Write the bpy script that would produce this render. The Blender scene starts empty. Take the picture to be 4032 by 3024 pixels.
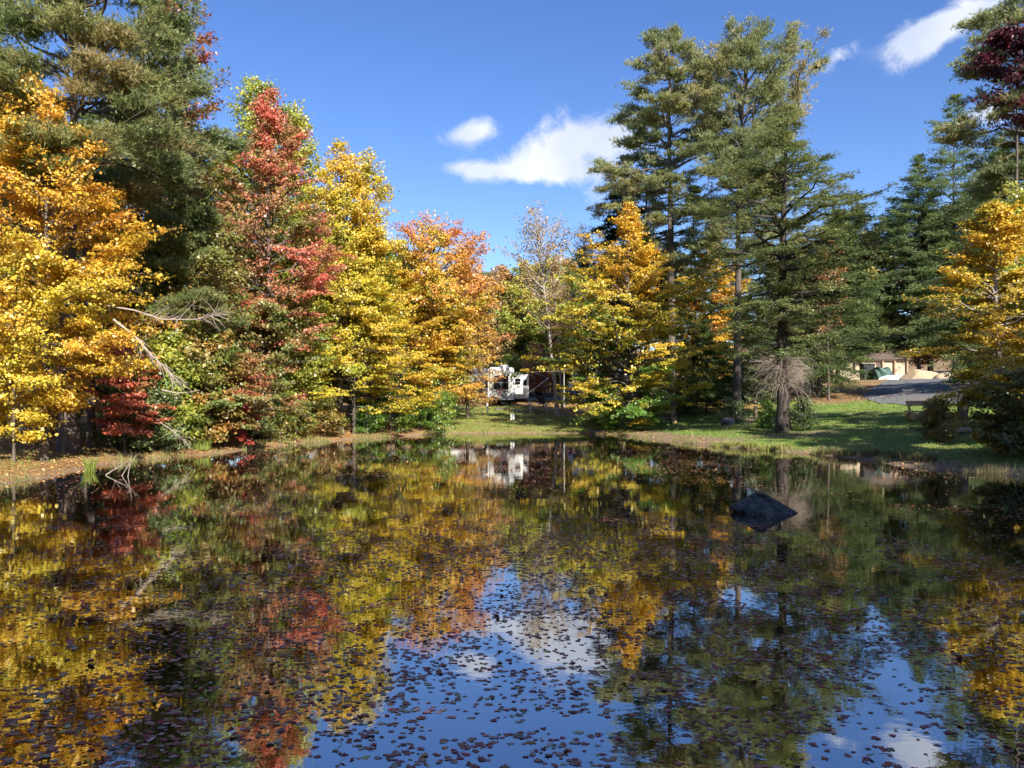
import bpy, bmesh, math, random
import numpy as np
R = math.radians
rng = np.random.default_rng(7)
random.seed(7)
col = bpy.context.scene.collection
# ------------------------------------------------------------------ photo geometry
F, CX, HY, HC = 1680.0, 1106.0, 860.0, 2.4      # focal length, centre, horizon (2212 px wide view), eye height above the water
def W(px, d): return (px - CX) / F * d
def Z(py, d): return HC + (HY - py) / F * d

# ------------------------------------------------------------------ noise helpers
def _h(ix, iy, s):
    n = (ix * 374761393 + iy * 668265263 + s * 974711) & 0x7fffffff
    n = ((n ^ (n >> 13)) * 1274126177) & 0x7fffffff
    return ((n ^ (n >> 16)) & 0xffff) / 65535.0
def vnoise(x, y, s=0):
    x = np.asarray(x, float); y = np.asarray(y, float)
    ix = np.floor(x).astype(np.int64); iy = np.floor(y).astype(np.int64)
    fx = x - ix; fy = y - iy
    fx = fx * fx * (3 - 2 * fx); fy = fy * fy * (3 - 2 * fy)
    a = _h(ix, iy, s); b = _h(ix + 1, iy, s); c = _h(ix, iy + 1, s); d = _h(ix + 1, iy + 1, s)
    return (a * (1 - fx) + b * fx) * (1 - fy) + (c * (1 - fx) + d * fx) * fy
def fbm(x, y, s=0, o=4):
    v = 0; a = .5; t = 0
    for k in range(o):
        v = v + a * vnoise(x * 2 ** k + 17 * k, y * 2 ** k - 9 * k, s + k); t += a; a *= .5
    return v / t
def sstep(a, b, x):
    t = np.clip((np.asarray(x, float) - a) / (b - a), 0, 1); return t * t * (3 - 2 * t)

# ------------------------------------------------------------------ terrain
_sh = [(0, 1050), (67, 1038), (110, 1030), (156, 1020), (223, 1004), (279, 998), (340, 992), (402, 986), (491, 977), (560, 967), (620, 962),
       (700, 954), (770, 949), (850, 944), (960, 938), (1060, 936.5), (1180, 936.5), (1290, 937), (1371, 944), (1460, 955), (1550, 965), (1640, 972), (1729, 979),
       (1800, 986), (1863, 994), (1930, 1003), (1990, 1010), (2060, 1015), (2130, 1021), (2212, 1030)]
_pts = [(W(x, 4032 / (y - 860)), 4032 / (y - 860)) for x, y in _sh]
_pts += [(17.0, 20), (17.8, 15), (16.5, 9), (12.5, 5), (7, 3.4), (0, 3.0), (-6, 3.3), (-11.5, 5), (-15, 9.5), (-15.8, 15)]
def catmull(p, n=6):
    out = []; m = len(p)
    for i in range(m):
        a, b, c, d = [np.array(p[(i + k - 1) % m]) for k in range(4)]
        for j in range(n):
            t = j / n
            out.append(.5 * (2 * b + (c - a) * t + (2 * a - 5 * b + 4 * c - d) * t * t + (3 * b - a - 3 * c + d) * t ** 3))
    return np.array(out)
SH = catmull(_pts)
SH += (np.stack([vnoise(SH[:, 0] * .9, SH[:, 1] * .9, 3), vnoise(SH[:, 0] * .9, SH[:, 1] * .9, 4)], 1) - .5) * .5
def sdist(x, y):
    x = np.asarray(x, float).ravel(); y = np.asarray(y, float).ravel()
    best = np.full(x.shape, 1e18); inside = np.zeros(x.shape, bool)
    A = SH; B = np.roll(SH, -1, 0)
    for (ax, ay), (bx, by) in zip(A, B):
        dx, dy = bx - ax, by - ay
        t = np.clip(((x - ax) * dx + (y - ay) * dy) / (dx * dx + dy * dy), 0, 1)
        best = np.minimum(best, (x - ax - t * dx) ** 2 + (y - ay - t * dy) ** 2)
        c = (ay > y) != (by > y)
        if c.any():
            xc = ax + (y - ay) / (dy if abs(dy) > 1e-12 else 1e-12) * dx
            inside ^= c & (x < xc)
    return np.where(inside, -1, 1) * np.sqrt(best)
TL = ([-50, -4, 0, .4, 4, 8, 30, 60, 120, 400], [-1.4, -1.0, 0, .12, .62, 1.1, 1.7, 3, 8, 30])
TC = ([-50, -4, 0, .4, 4, 17, 33, 45, 60, 120, 400], [-1.4, -1.0, 0, .14, .62, 1.74, 2.45, 2.9, 3.6, 8, 30])
TR = ([-50, -4, 0, .4, 8, 15, 20, 40, 50, 120, 400], [-1.4, -1.0, 0, .16, .72, 1.5, 1.95, 4.25, 4.35, 8, 30])
TN = ([-50, -4, 0, .4, 3, 10, 60, 120, 400], [-1.4, -1.0, 0, .12, .75, 1.0, 2, 8, 30])
def hgt(x, y, s=None):
    x = np.asarray(x, float).ravel(); y = np.asarray(y, float).ravel()
    if s is None: s = sdist(x, y)
    az = np.degrees(np.arctan2(x, np.maximum(y, .1)))
    wl = 1 - sstep(-11, -6, az); wr = sstep(4, 13, az)
    hl, hc, hr, hn = [np.interp(s, *t) for t in (TL, TC, TR, TN)]
    h = hc * (1 - wl - wr) + hl * wl + hr * wr
    wn = 1 - sstep(2, 14, y); h = h * (1 - wn) + hn * wn
    n = (fbm(x * .35, y * .35, 11) - .5) * .35 + (fbm(x * 1.3, y * 1.3, 21) - .5) * .09
    return h + n * sstep(0, 5, s) + (fbm(x * 2, y * 2, 31, 2) - .5) * .06 * sstep(0, .5, s)
def G(x, y): return float(hgt([x], [y])[0])

# ------------------------------------------------------------------ materials
MATS = {}
def nmat(name):
    m = bpy.data.materials.new(name); m.use_nodes = True; nt = m.node_tree; nt.nodes.clear()
    out = nt.nodes.new('ShaderNodeOutputMaterial'); MATS[name] = m
    return m, nt, out
def N(nt, t, **kw):
    n = nt.nodes.new('ShaderNode' + t)
    for k, v in kw.items():
        if k.startswith('_'): setattr(n, k[1:], v)
        else:
            n.inputs[k.replace('__', ' ')].default_value = v
    return n
def L(nt, a, b): nt.links.new(a, b)
def rgb(c): return (c[0], c[1], c[2], 1)
def paint(name, c, rough=.5, metal=0, var=.15, scale=6, bump=0, bscale=40, stretch=None, spec=.5):
    m, nt, out = nmat(name)
    p = N(nt, 'BsdfPrincipled', Roughness=rough, Metallic=metal)
    p.inputs['Specular IOR Level'].default_value = spec
    tc = N(nt, 'TexCoord'); mp = N(nt, 'Mapping')
    if stretch: mp.inputs['Scale'].default_value = stretch
    L(nt, tc.outputs['Object'], mp.inputs['Vector'])
    ns = N(nt, 'TexNoise', Scale=scale, Detail=6.0, Roughness=.65); L(nt, mp.outputs[0], ns.inputs['Vector'])
    cr = N(nt, 'ValToRGB')
    cr.color_ramp.elements[0].position = .3; cr.color_ramp.elements[1].position = .7
    cr.color_ramp.elements[0].color = rgb([v * (1 - var) for v in c]); cr.color_ramp.elements[1].color = rgb([min(1, v * (1 + var)) for v in c])
    L(nt, ns.outputs['Fac'], cr.inputs['Fac']); L(nt, cr.outputs['Color'], p.inputs['Base Color'])
    if bump:
        n2 = N(nt, 'TexNoise', Scale=bscale, Detail=4.0); L(nt, mp.outputs[0], n2.inputs['Vector'])
        b = N(nt, 'Bump', Strength=.6, Distance=bump); L(nt, n2.outputs['Fac'], b.inputs['Height']); L(nt, b.outputs[0], p.inputs['Normal'])
    L(nt, p.outputs[0], out.inputs[0])
    return m
def foliage(name, transl=.35, rough=.45, gloss=.06):
    m, nt, out = nmat(name)
    a = N(nt, 'Attribute', _attribute_name='Col')
    d = N(nt, 'BsdfDiffuse'); t = N(nt, 'BsdfTranslucent'); g = N(nt, 'BsdfGlossy', Roughness=rough)
    g.inputs['Color'].default_value = (1, 1, 1, 1)
    mx = N(nt, 'MixShader', Fac=transl); m2 = N(nt, 'MixShader', Fac=gloss)
    L(nt, a.outputs['Color'], d.inputs['Color']); L(nt, a.outputs['Color'], t.inputs['Color'])
    L(nt, d.outputs[0], mx.inputs[1]); L(nt, t.outputs[0], mx.inputs[2])
    L(nt, mx.outputs[0], m2.inputs[1]); L(nt, g.outputs[0], m2.inputs[2]); L(nt, m2.outputs[0], out.inputs[0])
    return m
M_leaf = foliage('leaf_surface', .4, .45, .05)
M_needle = foliage('needle_surface', .35, .5, .04)
M_grass = foliage('grass_blade', .3, .5, .03)
M_flat = foliage('fallen_leaf', .12, .45, .06)
M_bark = paint('grey_brown_bark', (.12, .095, .075), .9, var=.55, scale=5, bump=.03, bscale=14, stretch=(1, 1, .22))
M_barkd = paint('dark_bark', (.065, .05, .04), .9, var=.5, scale=5, bump=.03, bscale=14, stretch=(1, 1, .22))
M_barkg = paint('pale_grey_bark', (.33, .29, .25), .85, var=.45, scale=7, bump=.012, bscale=16, stretch=(1, 1, .5))
M_twig = paint('dead_twig_wood', (.40, .32, .26), .85, var=.3, scale=3)
M_log = paint('weathered_log', (.38, .25, .14), .8, var=.35, scale=8, bump=.006, stretch=(.25, 1, 1))
M_end = paint('cut_log_end', (.40, .27, .15), .8, var=.3, scale=20)
M_rock = paint('grey_rock', (.12, .12, .125), .8, var=.5, scale=4, bump=.04, bscale=9)
M_rockd = paint('dark_wet_rock', (.10, .093, .075), .8, var=.95, scale=6.5, bump=.12, bscale=14, spec=.3)
M_rockt = paint('tan_rock', (.42, .31, .19), .85, var=.3, scale=2.5, bump=.05, bscale=6)
M_white = paint('white_gelcoat', (.80, .79, .75), .35, var=.06, scale=1.5)
M_cream = paint('cream_panel', (.78, .75, .66), .4, var=.06, scale=1.5)
M_glass = paint('dark_glass', (.012, .013, .016), .06, var=.2)
M_black = paint('black_plastic', (.02, .02, .022), .5, var=.3)
M_metal = paint('brushed_metal', (.55, .55, .55), .35, .8, var=.1)
M_red = paint('red_paint', (.5, .03, .02), .4)
M_redl = paint('tail_light_red', (.18, .02, .015), .25)
M_rubber = paint('rubber', (.025, .025, .025), .8)
M_awn = paint('awning_fabric', (.07, .08, .12), .7, var=.3, scale=3, stretch=(1, 5, 1))
M_grey = paint('grey_paint', (.30, .32, .33), .5, var=.1)
M_green = paint('green_post', (.09, .14, .11), .5, var=.2)
M_tan = paint('tan_siding', (.52, .42, .29), .8, var=.18, scale=2, bump=.01, bscale=3, stretch=(8, 8, .3))
M_roof = paint('brown_shingles', (.13, .09, .065), .9, var=.3, scale=9)
M_tarp = paint('green_tarp', (.045, .10, .08), .55, var=.4, scale=3, bump=.06, bscale=3)
M_conc = paint('concrete', (.42, .40, .37), .9, var=.2, scale=6, bump=.01)
M_asph = paint('asphalt', (.15, .15, .155), .9, var=.25, scale=3, bump=.006, bscale=60)
M_blue = paint('blue_teal_paint', (.06, .16, .17), .35, var=.2)
M_plank = paint('pale_plank', (.40, .28, .17), .8, var=.3, scale=7, stretch=(.3, 1, 1))

# ------------------------------------------------------------------ object helpers
def link(name, me, parent=None, loc=None):
    o = bpy.data.objects.new(name, me); col.objects.link(o)
    if parent is not None: o.parent = parent
    if loc is not None: o.location = loc
    return o
def tag(o, label=None, cat=None, group=None, kind=None):
    if label: o['label'] = label
    if cat: o['category'] = cat
    if group: o['group'] = group
    if kind: o['kind'] = kind
    return o
def thing(name, loc, label, cat, rz=0, group=None):
    o = bpy.data.objects.new(name, None); col.objects.link(o)
    o.empty_display_size = .2; o.location = loc; o.rotation_euler = (0, 0, rz)
    return tag(o, label, cat, group)
def copy_tree(o, parent=None):
    c = o.copy(); col.objects.link(c); c.parent = parent
    for ch in o.children: copy_tree(ch, c)
    return c
def raw_mesh(name, V, n, cols, mat):
    """V (N,n,3): N separate polygons of n corners each, one colour per face"""
    N_ = len(V); me = bpy.data.meshes.new(name)
    me.vertices.add(N_ * n); me.vertices.foreach_set('co', V.astype(np.float32).ravel())
    me.loops.add(N_ * n); me.loops.foreach_set('vertex_index', np.arange(N_ * n, dtype=np.int32))
    me.polygons.add(N_); me.polygons.foreach_set('loop_start', np.arange(0, N_ * n, n, dtype=np.int32))
    me.polygons.foreach_set('loop_total', np.full(N_, n, np.int32))
    a = me.attributes.new('Col', 'FLOAT_COLOR', 'FACE')
    c4 = np.ones((N_, 4), np.float32); c4[:, :3] = np.clip(cols, 0, 1)
    a.data.foreach_set('color', c4.ravel())
    me.materials.append(mat); me.update(calc_edges=True)
    return me
class MB:
    def __init__(s): s.v = []; s.f = []
    def add(s, v, f):
        o = len(s.v); s.v += [tuple(map(float, p)) for p in v]; s.f += [[i + o for i in q] for q in f]; return s
    def box(s, x0, x1, y0, y1, z0, z1):
        v = [(x0, y0, z0), (x1, y0, z0), (x1, y1, z0), (x0, y1, z0), (x0, y0, z1), (x1, y0, z1), (x1, y1, z1), (x0, y1, z1)]
        return s.add(v, [(0, 3, 2, 1), (4, 5, 6, 7), (0, 1, 5, 4), (1, 2, 6, 5), (2, 3, 7, 6), (3, 0, 4, 7)])
    def tube(s, pts, rad, n=8, cap=True):
        pts = [np.array(p, float) for p in pts]
        if not hasattr(rad, '__len__'): rad = [rad] * len(pts)
        rings = []; v = []; f = []
        for i, p in enumerate(pts):
            t = pts[min(i + 1, len(pts) - 1)] - pts[max(i - 1, 0)]; t /= (np.linalg.norm(t) + 1e-9)
            a = np.array([0, 0, 1.]) if abs(t[2]) < .9 else np.array([1., 0, 0])
            u = np.cross(t, a); u /= np.linalg.norm(u); w = np.cross(t, u)
            for k in range(n):
                an = 2 * math.pi * k / n; v.append(p + rad[i] * (u * math.cos(an) + w * math.sin(an)))
        for i in range(len(pts) - 1):
            for k in range(n): f.append((i * n + k, i * n + (k + 1) % n, (i + 1) * n + (k + 1) % n, (i + 1) * n + k))
        if cap: f.append(tuple(range(n))[::-1]); f.append(tuple((len(pts) - 1) * n + k for k in range(n)))
        return s.add(v, f)
    def prism(s, prof, y0, y1):
        """profile in x,z extruded along y"""
        n = len(prof); v = [(x, y0, z) for x, z in prof] + [(x, y1, z) for x, z in prof]
        f = [tuple(range(n)), tuple(range(2 * n - 1, n - 1, -1))] + [(i, i + n, (i + 1) % n + n, (i + 1) % n) for i in range(n)]
        return s.add(v, f)
    def ring(s, c, R_, r, n=28, m=6, axis='y'):
        v = []; f = []
        for i in range(n):
            a = 2 * math.pi * i / n
            for j in range(m):
                b = 2 * math.pi * j / m; rr = R_ + r * math.cos(b)
                p = (rr * math.cos(a), r * math.sin(b), rr * math.sin(a))
                if axis == 'z': p = (p[0], p[2], p[1])
                if axis == 'x': p = (p[1], p[0], p[2])
                v.append((c[0] + p[0], c[1] + p[1], c[2] + p[2]))
        for i in range(n):
            for j in range(m): f.append((i * m + j, i * m + (j + 1) % m, ((i + 1) % n) * m + (j + 1) % m, ((i + 1) % n) * m + j))
        return s.add(v, f)
    def build(s, name, mat, parent=None, bevel=0, smooth=False, loc=None):
        me = bpy.data.meshes.new(name); me.from_pydata(s.v, [], s.f); me.materials.append(mat)
        bm = bmesh.new(); bm.from_mesh(me); bmesh.ops.recalc_face_normals(bm, faces=bm.faces)
        if bevel: bmesh.ops.bevel(bm, geom=list(bm.edges), offset=bevel, segments=2, affect='EDGES', profile=.6, clamp_overlap=True)
        if smooth:
            for q in bm.faces: q.smooth = True
        bm.to_mesh(me); bm.free()
        return link(name, me, parent, loc)

# ------------------------------------------------------------------ ground
def axis(a, b, fine0, fine1, step, far):
    mid = list(np.arange(fine0, fine1 + .01, step)); lo = []; x = fine0; s = step
    while x > a: s *= 1.35; x -= s; lo.append(x)
    hi = []; x = fine1; s = step
    while x < b: s *= 1.35; x += s; hi.append(x)
    return np.array(lo[::-1] + mid + hi)
gx = axis(-700, 700, -34, 48, .4, 0); gy = axis(-400, 900, -6, 92, .4, 0)
XX, YY = np.meshgrid(gx, gy); xs = XX.ravel(); ys = YY.ravel()
S = sdist(xs, ys); ZZ = hgt(xs, ys, S)
nx, ny = len(gx), len(gy)
def zones(x, y, s):
    az = np.degrees(np.arctan2(x, np.maximum(y, .1)))
    n = fbm(x * .4, y * .4, 51); n2 = fbm(x * .9, y * .9, 61)
    lawnC = sstep(-6.6, -4.8, az + (n - .5) * 2) * (1 - sstep(6.0, 8.0, az + (n - .5) * 2)) * sstep(.0, .45, s + (n2 - .5) * .5) * (1 - sstep(15.5, 17.5, s + (n2 - .5) * 1.5))
    lawnR = sstep(5.5, 8, az) * sstep(.2, 1.0, s + (n2 - .5) * 1.6) * (1 - sstep(19, 23, s + (n - .5) * 4))
    lawnL = (1 - sstep(-30, -26, az)) * sstep(.5, 1.5, s) * (1 - sstep(3, 7, s)) * .8
    grass = np.clip(lawnC + lawnR * (1 - .25 * sstep(.45, .6, n)) + lawnL, 0, 1) * (y > 8)
    # leaf litter: upper right of the far lawn, rim of the right lawn, left bank
    lit = sstep(-1, 5, az) * (1 - sstep(7, 9, az)) * sstep(7, 12, s + (n - .5) * 5) + .3 * lawnC
    lit = np.maximum(lit, sstep(9, 11, az) * (1 - sstep(17, 19, az)) * sstep(12, 15, s) * .8)
    lit = np.maximum(lit, (1 - sstep(-9, -7, az)) * .75)
    dirt = (1 - sstep(.0, .25, s + (n2 - .5) * .5)) + sstep(8, 9.5, az) * (1 - sstep(16, 17.5, az)) * (1 - sstep(1.3, 2.4, s + (n2 - .5))) + sstep(25, 28, az) * (1 - sstep(.8, 1.6, s + (n2 - .5)))
    dirt = dirt + .9 * np.exp(-(((x - 15) / 3.5) ** 2 + ((y - 41) / 1.6) ** 2)) + .9 * np.exp(-(((x - 17) / 3) ** 2 + ((y - 53) / 2.0) ** 2)) + .8 * np.exp(-(((x - 20) / 5) ** 2 + ((y - 33.5 + .15 * (x - 20)) / .9) ** 2))
    dirt = dirt + sstep(1.0, 1.0001, y / 66) * 0
    return np.clip(grass, 0, 1), np.clip(lit, 0, 1), np.clip(dirt, 0, 1)
gz = zones(xs, ys, S)
me = bpy.data.meshes.new('ground')
idx = np.arange(nx * ny).reshape(ny, nx)
q = np.stack([idx[:-1, :-1], idx[:-1, 1:], idx[1:, 1:], idx[1:, :-1]], -1).reshape(-1, 4)
me.vertices.add(nx * ny); me.vertices.foreach_set('co', np.stack([xs, ys, ZZ], 1).astype(np.float32).ravel())
me.loops.add(q.size); me.loops.foreach_set('vertex_index', q.astype(np.int32).ravel())
me.polygons.add(len(q)); me.polygons.foreach_set('loop_start', np.arange(0, q.size, 4, dtype=np.int32)); me.polygons.foreach_set('loop_total', np.full(len(q), 4, np.int32))
a = me.attributes.new('zone', 'FLOAT_COLOR', 'POINT'); c4 = np.ones((nx * ny, 4), np.float32); c4[:, 0] = gz[0]; c4[:, 1] = gz[1]; c4[:, 2] = gz[2]
a.data.foreach_set('color', c4.ravel()); me.update(calc_edges=True)
me.polygons.foreach_set('use_smooth', np.ones(len(q), bool))
m, nt, out = nmat('ground_soil')
p = N(nt, 'BsdfPrincipled', Roughness=.95); p.inputs['Specular IOR Level'].default_value = .15
at = N(nt, 'Attribute', _attribute_name='zone'); sp = N(nt, 'SeparateColor'); L(nt, at.outputs['Color'], sp.inputs[0])
tc = N(nt, 'TexCoord')
def ramp(fac, stops):
    c = N(nt, 'ValToRGB'); e = c.color_ramp.elements
    e[0].position, e[0].color = stops[0][0], rgb(stops[0][1]); e[1].position, e[1].color = stops[-1][0], rgb(stops[-1][1])
    for s_ in stops[1:-1]:
        k = e.new(s_[0]); k.color = rgb(s_[1])
    L(nt, fac, c.inputs['Fac']); return c.outputs['Color']
def mix(f, a_, b_):
    x = N(nt, 'MixRGB'); L(nt, f, x.inputs['Fac']); L(nt, a_, x.inputs[1]); L(nt, b_, x.inputs[2]); return x.outputs[0]
n1 = N(nt, 'TexNoise', Scale=9.0, Detail=8.0, Roughness=.75); L(nt, tc.outputs['Object'], n1.inputs['Vector'])
n2 = N(nt, 'TexNoise', Scale=.7, Detail=4.0, Roughness=.6); L(nt, tc.outputs['Object'], n2.inputs['Vector'])
n3 = N(nt, 'TexVoronoi', Scale=14.0); L(nt, tc.outputs['Object'], n3.inputs['Vector'])
soil = ramp(n1.outputs['Fac'], [(.3, (.12, .085, .055)), (.5, (.26, .18, .115)), (.7, (.42, .33, .22))])
litter = ramp(n3.outputs['Color'], [(.1, (.12, .06, .03)), (.45, (.30, .15, .06)), (.7, (.42, .25, .08)), (.95, (.5, .38, .18))])
grs = ramp(n1.outputs['Fac'], [(.3, (.07, .13, .02)), (.5, (.16, .26, .045)), (.72, (.30, .38, .09))])
mth = N(nt, 'Math', _operation='MULTIPLY'); L(nt, n2.outputs['Fac'], mth.inputs[0]); mth.inputs[1].default_value = .5
grs2 = mix(mth.outputs[0], grs, soil)
lm = N(nt, 'Math', _operation='MULTIPLY_ADD'); L(nt, sp.outputs[1], lm.inputs[0]); lm.inputs[1].default_value = 1.1; lm.inputs[2].default_value = 0
lt = N(nt, 'Math', _operation='GREATER_THAN'); vsep = N(nt, 'SeparateColor'); L(nt, n3.outputs['Color'], vsep.inputs[0])
L(nt, lm.outputs[0], lt.inputs[0]); L(nt, vsep.outputs[0], lt.inputs[1])
wood = mix(n2.outputs['Fac'], litter, soil)
base = mix(sp.outputs[0], wood, grs2)
base = mix(lt.outputs[0], base, litter)
base = mix(sp.outputs[2], base, soil)
L(nt, base, p.inputs['Base Color'])
b = N(nt, 'Bump', Strength=.8, Distance=.06); L(nt, n1.outputs['Fac'], b.inputs['Height']); L(nt, b.outputs[0], p.inputs['Normal'])
L(nt, p.outputs[0], out.inputs[0]); me.materials.append(m)
tag(link('ground', me), kind='structure')

# ------------------------------------------------------------------ water
bm = bmesh.new(); c = SH.mean(0)
vs = [bm.verts.new((p_[0] + (p_[0] - c[0]) * .05, p_[1] + (p_[1] - c[1]) * .05, 0)) for p_ in SH[::3]]
bm.faces.new(vs); bmesh.ops.triangulate(bm, faces=bm.faces); bmesh.ops.recalc_face_normals(bm, faces=bm.faces)
for f_ in bm.faces:
    if f_.normal.z < 0: f_.normal_flip()
me = bpy.data.meshes.new('water'); bm.to_mesh(me); bm.free()
m, nt, out = nmat('pond_water')
tc = N(nt, 'TexCoord'); mp = N(nt, 'Mapping'); mp.inputs['Scale'].default_value = (1, 1.3, 1); L(nt, tc.outputs['Object'], mp.inputs[0])
w1 = N(nt, 'TexNoise', Scale=1.3, Detail=3.0, Roughness=.5); w2 = N(nt, 'TexNoise', Scale=9.0, Detail=2.0)
L(nt, mp.outputs[0], w1.inputs['Vector']); L(nt, mp.outputs[0], w2.inputs['Vector'])
b1 = N(nt, 'Bump', Strength=1.0, Distance=.0016); b2 = N(nt, 'Bump', Strength=1.0, Distance=.00035)
L(nt, w1.outputs['Fac'], b1.inputs['Height']); L(nt, w2.outputs['Fac'], b2.inputs['Height']); L(nt, b1.outputs[0], b2.inputs['Normal'])
g = N(nt, 'BsdfGlossy', Roughness=.015); g.inputs['Color'].default_value = (.93, .93, .93, 1)
d = N(nt, 'BsdfDiffuse'); d.inputs['Color'].default_value = (.006, .0045, .0025, 1)
fr = N(nt, 'Fresnel', IOR=1.33); L(nt, b2.outputs[0], fr.inputs['Normal'])
ma = N(nt, 'Math', _operation='MULTIPLY_ADD'); ma.inputs[1].default_value = .6; ma.inputs[2].default_value = .47; ma.use_clamp = True
L(nt, fr.outputs[0], ma.inputs[0])
mx = N(nt, 'MixShader'); L(nt, ma.outputs[0], mx.inputs[0]); L(nt, d.outputs[0], mx.inputs[1]); L(nt, g.outputs[0], mx.inputs[2])
L(nt, b2.outputs[0], g.inputs['Normal']); L(nt, mx.outputs[0], out.inputs[0]); me.materials.append(m)
tag(link('water', me), kind='structure')

# ------------------------------------------------------------------ leaves & grass on water and ground
def unit(v): return v / (np.linalg.norm(v, axis=-1, keepdims=True) + 1e-9)
def pick(pal, idx_f, jit=.18, hue=.05):
    pal = np.array(pal, float); k = np.clip(idx_f, 0, .9999) * (len(pal) - 1); i = k.astype(int); f = (k - i)[:, None]
    c = pal[i] * (1 - f) + pal[np.minimum(i + 1, len(pal) - 1)] * f
    n = len(c); c = c * (1 + rng.normal(0, jit, (n, 1))) * (1 + rng.normal(0, hue, (n, 3)))
    return np.clip(c, .004, .9)
def kites(P, Nn, Ln, Wd, U=None, fold=.12):
    n = len(P)
    if U is None: U = rng.normal(size=(n, 3))
    U = unit(U - (U * Nn).sum(1, keepdims=True) * Nn); V = np.cross(Nn, U)
    Ln = np.broadcast_to(Ln, n)[:, None]; Wd = np.broadcast_to(Wd, n)[:, None]
    return np.stack([P - U * Ln * .5, P + V * Wd * .5 + U * Ln * .08 + Nn * Wd * fold, P + U * Ln * .5, P - V * Wd * .5 + U * Ln * .08 + Nn * Wd * fold], 1)

ANG = np.array([0, 22, 48, 70, 100, 130, 180, 230, 260, 290, 312, 338]) * math.pi / 180
RAD = np.array([1, .55, .9, .5, .75, .6, .35, .6, .75, .5, .9, .55])
def maple(P, size, curl, tilt):
    n = len(P); a0 = rng.uniform(0, 2 * math.pi, n)
    ang = ANG[None] + a0[:, None]; rr = RAD[None] * size[:, None] * rng.uniform(.75, 1.15, (n, 12))
    asp = rng.uniform(.6, 1.0, n)
    x = np.cos(ang) * rr; y = np.sin(ang) * rr * asp[:, None]
    z = curl[:, None] * size[:, None] * ((rr / size[:, None]) ** 2) * (np.cos(ang * 2 + rng.uniform(0, 6, n)[:, None]) * .7 + .55)
    ta = rng.uniform(0, 2 * math.pi, n)
    z = z + tilt[:, None] * (x * np.cos(ta)[:, None] + y * np.sin(ta)[:, None])
    z = z - np.minimum(z.min(1), 0)[:, None] * (tilt[:, None] * 0 + 1)
    return np.stack([P[:, 0:1] + x, P[:, 1:2] + y, P[:, 2:3] + z], -1)
# density over the pond
nL = 520000
d_ = 4.3 + (40 - 4.3) * rng.random(nL) ** 1.0; px_ = rng.uniform(-60, 2270, nL)
x_ = W(px_, d_); y_ = d_
keep = rng.random(nL) < d_ / 40
x_, y_, d_, px_ = x_[keep], y_[keep], d_[keep], px_[keep]
py_ = 860 + 4032 / d_
n1_ = fbm(x_ * .55 + y_ * .12, y_ * .42, 71, 3); n2_ = fbm(x_ * 2.1, y_ * 2.1, 81, 3)
dens = sstep(.36, .64, n1_) * .8 + .2
dens = dens * (.15 + 1.1 * sstep(.4, .6, n2_))
fw = 1 - sstep(1070, 1150, py_); dens = dens * (1 - fw) + fw * (.10 + .22 * sstep(.5, .7, n1_))
cov = np.interp(py_, [960, 980, 1010, 1080, 1130, 1180, 1300, 1400, 1500, 1600, 1800], [.15, .3, .42, .38, .5, .9, 1.0, .9, .8, .8, .85])
lat = np.interp(px_, [-60, 250, 500, 1000, 1350, 1600, 1900, 2270], [.4, .65, 1.0, 1.0, .95, .6, .45, .4])
lat = np.where(py_ > 1420, np.maximum(lat, .55), lat)
keep = rng.random(len(x_)) < dens * cov * lat * 2.4
keep &= sdist(x_, y_) < -.12
x_, y_, d_ = x_[keep], y_[keep], d_[keep]
n = len(x_); size = .018 + .04 * rng.beta(1.6, 2.2, n) * (1 + .25 * (rng.random(n) < .1)); 
curl = np.abs(rng.normal(0, .16, n)); curl = np.where(rng.random(n) < .85, curl * .12, curl)
tilt = np.where(rng.random(n) < .03, rng.uniform(.2, .8, n), 0)
V = maple(np.stack([x_, y_, np.full(n, .0015) + rng.random(n) * .003], 1), size, curl, tilt)
palW = [(.30, .05, .035), (.72, .07, .05), (.44, .13, .07), (.82, .20, .10), (.56, .22, .10), (.78, .46, .26), (.84, .55, .38), (.66, .30, .17), (.56, .09, .05), (.82, .60, .16), (.84, .30, .06)]
pw = np.clip(rng.beta(1.3, 1.7, n), 0, .999)
C = pick(palW, pw, .22, .08)
far = rng.random(n) < sstep(13, 20, d_) * .75
C[far] = pick([(.62, .38, .22), (.55, .24, .12), (.68, .5, .22)], rng.random(far.sum()))  # paler palette for distant leaves: their sunlit look is painted into the colour
tag(link('floating_leaves', raw_mesh('floating_leaves', V, 12, C, M_flat)), 'dull red and brown fallen maple leaves drifting on the dark pond water', 'leaves', kind='stuff')

def scatter(nn, fn, box):
    x = rng.uniform(box[0], box[1], nn); y = rng.uniform(box[2], box[3], nn)
    s = sdist(x, y); ok = (s > .05) & (np.abs(x / y) < .72)
    x, y, s = x[ok], y[ok], s[ok]
    p_ = fn(x, y, s); ok = rng.random(len(x)) < p_
    return x[ok], y[ok], s[ok]
def fl(x, y, s):
    g_, l_, d__ = zones(x, y, s)
    return np.clip(np.where(g_ > .4, .12 + l_ * .9, .7) * (s < 26) + .9 * (s < .6), 0, 1)
x_, y_, s_ = scatter(150000, fl, (-34, 46, 20, 74))
n = len(x_); P = np.stack([x_, y_, hgt(x_, y_, s_) + .03 + rng.random(n) * .03], 1)
Nn = unit(rng.normal(0, .5, (n, 3)) + [0, 0, 1])
C = pick([(.24, .12, .05), (.45, .20, .07), (.58, .30, .09), (.68, .42, .10), (.62, .5, .25), (.5, .15, .06)], rng.random(n), .2)
sz = rng.uniform(.05, .09, n)
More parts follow.
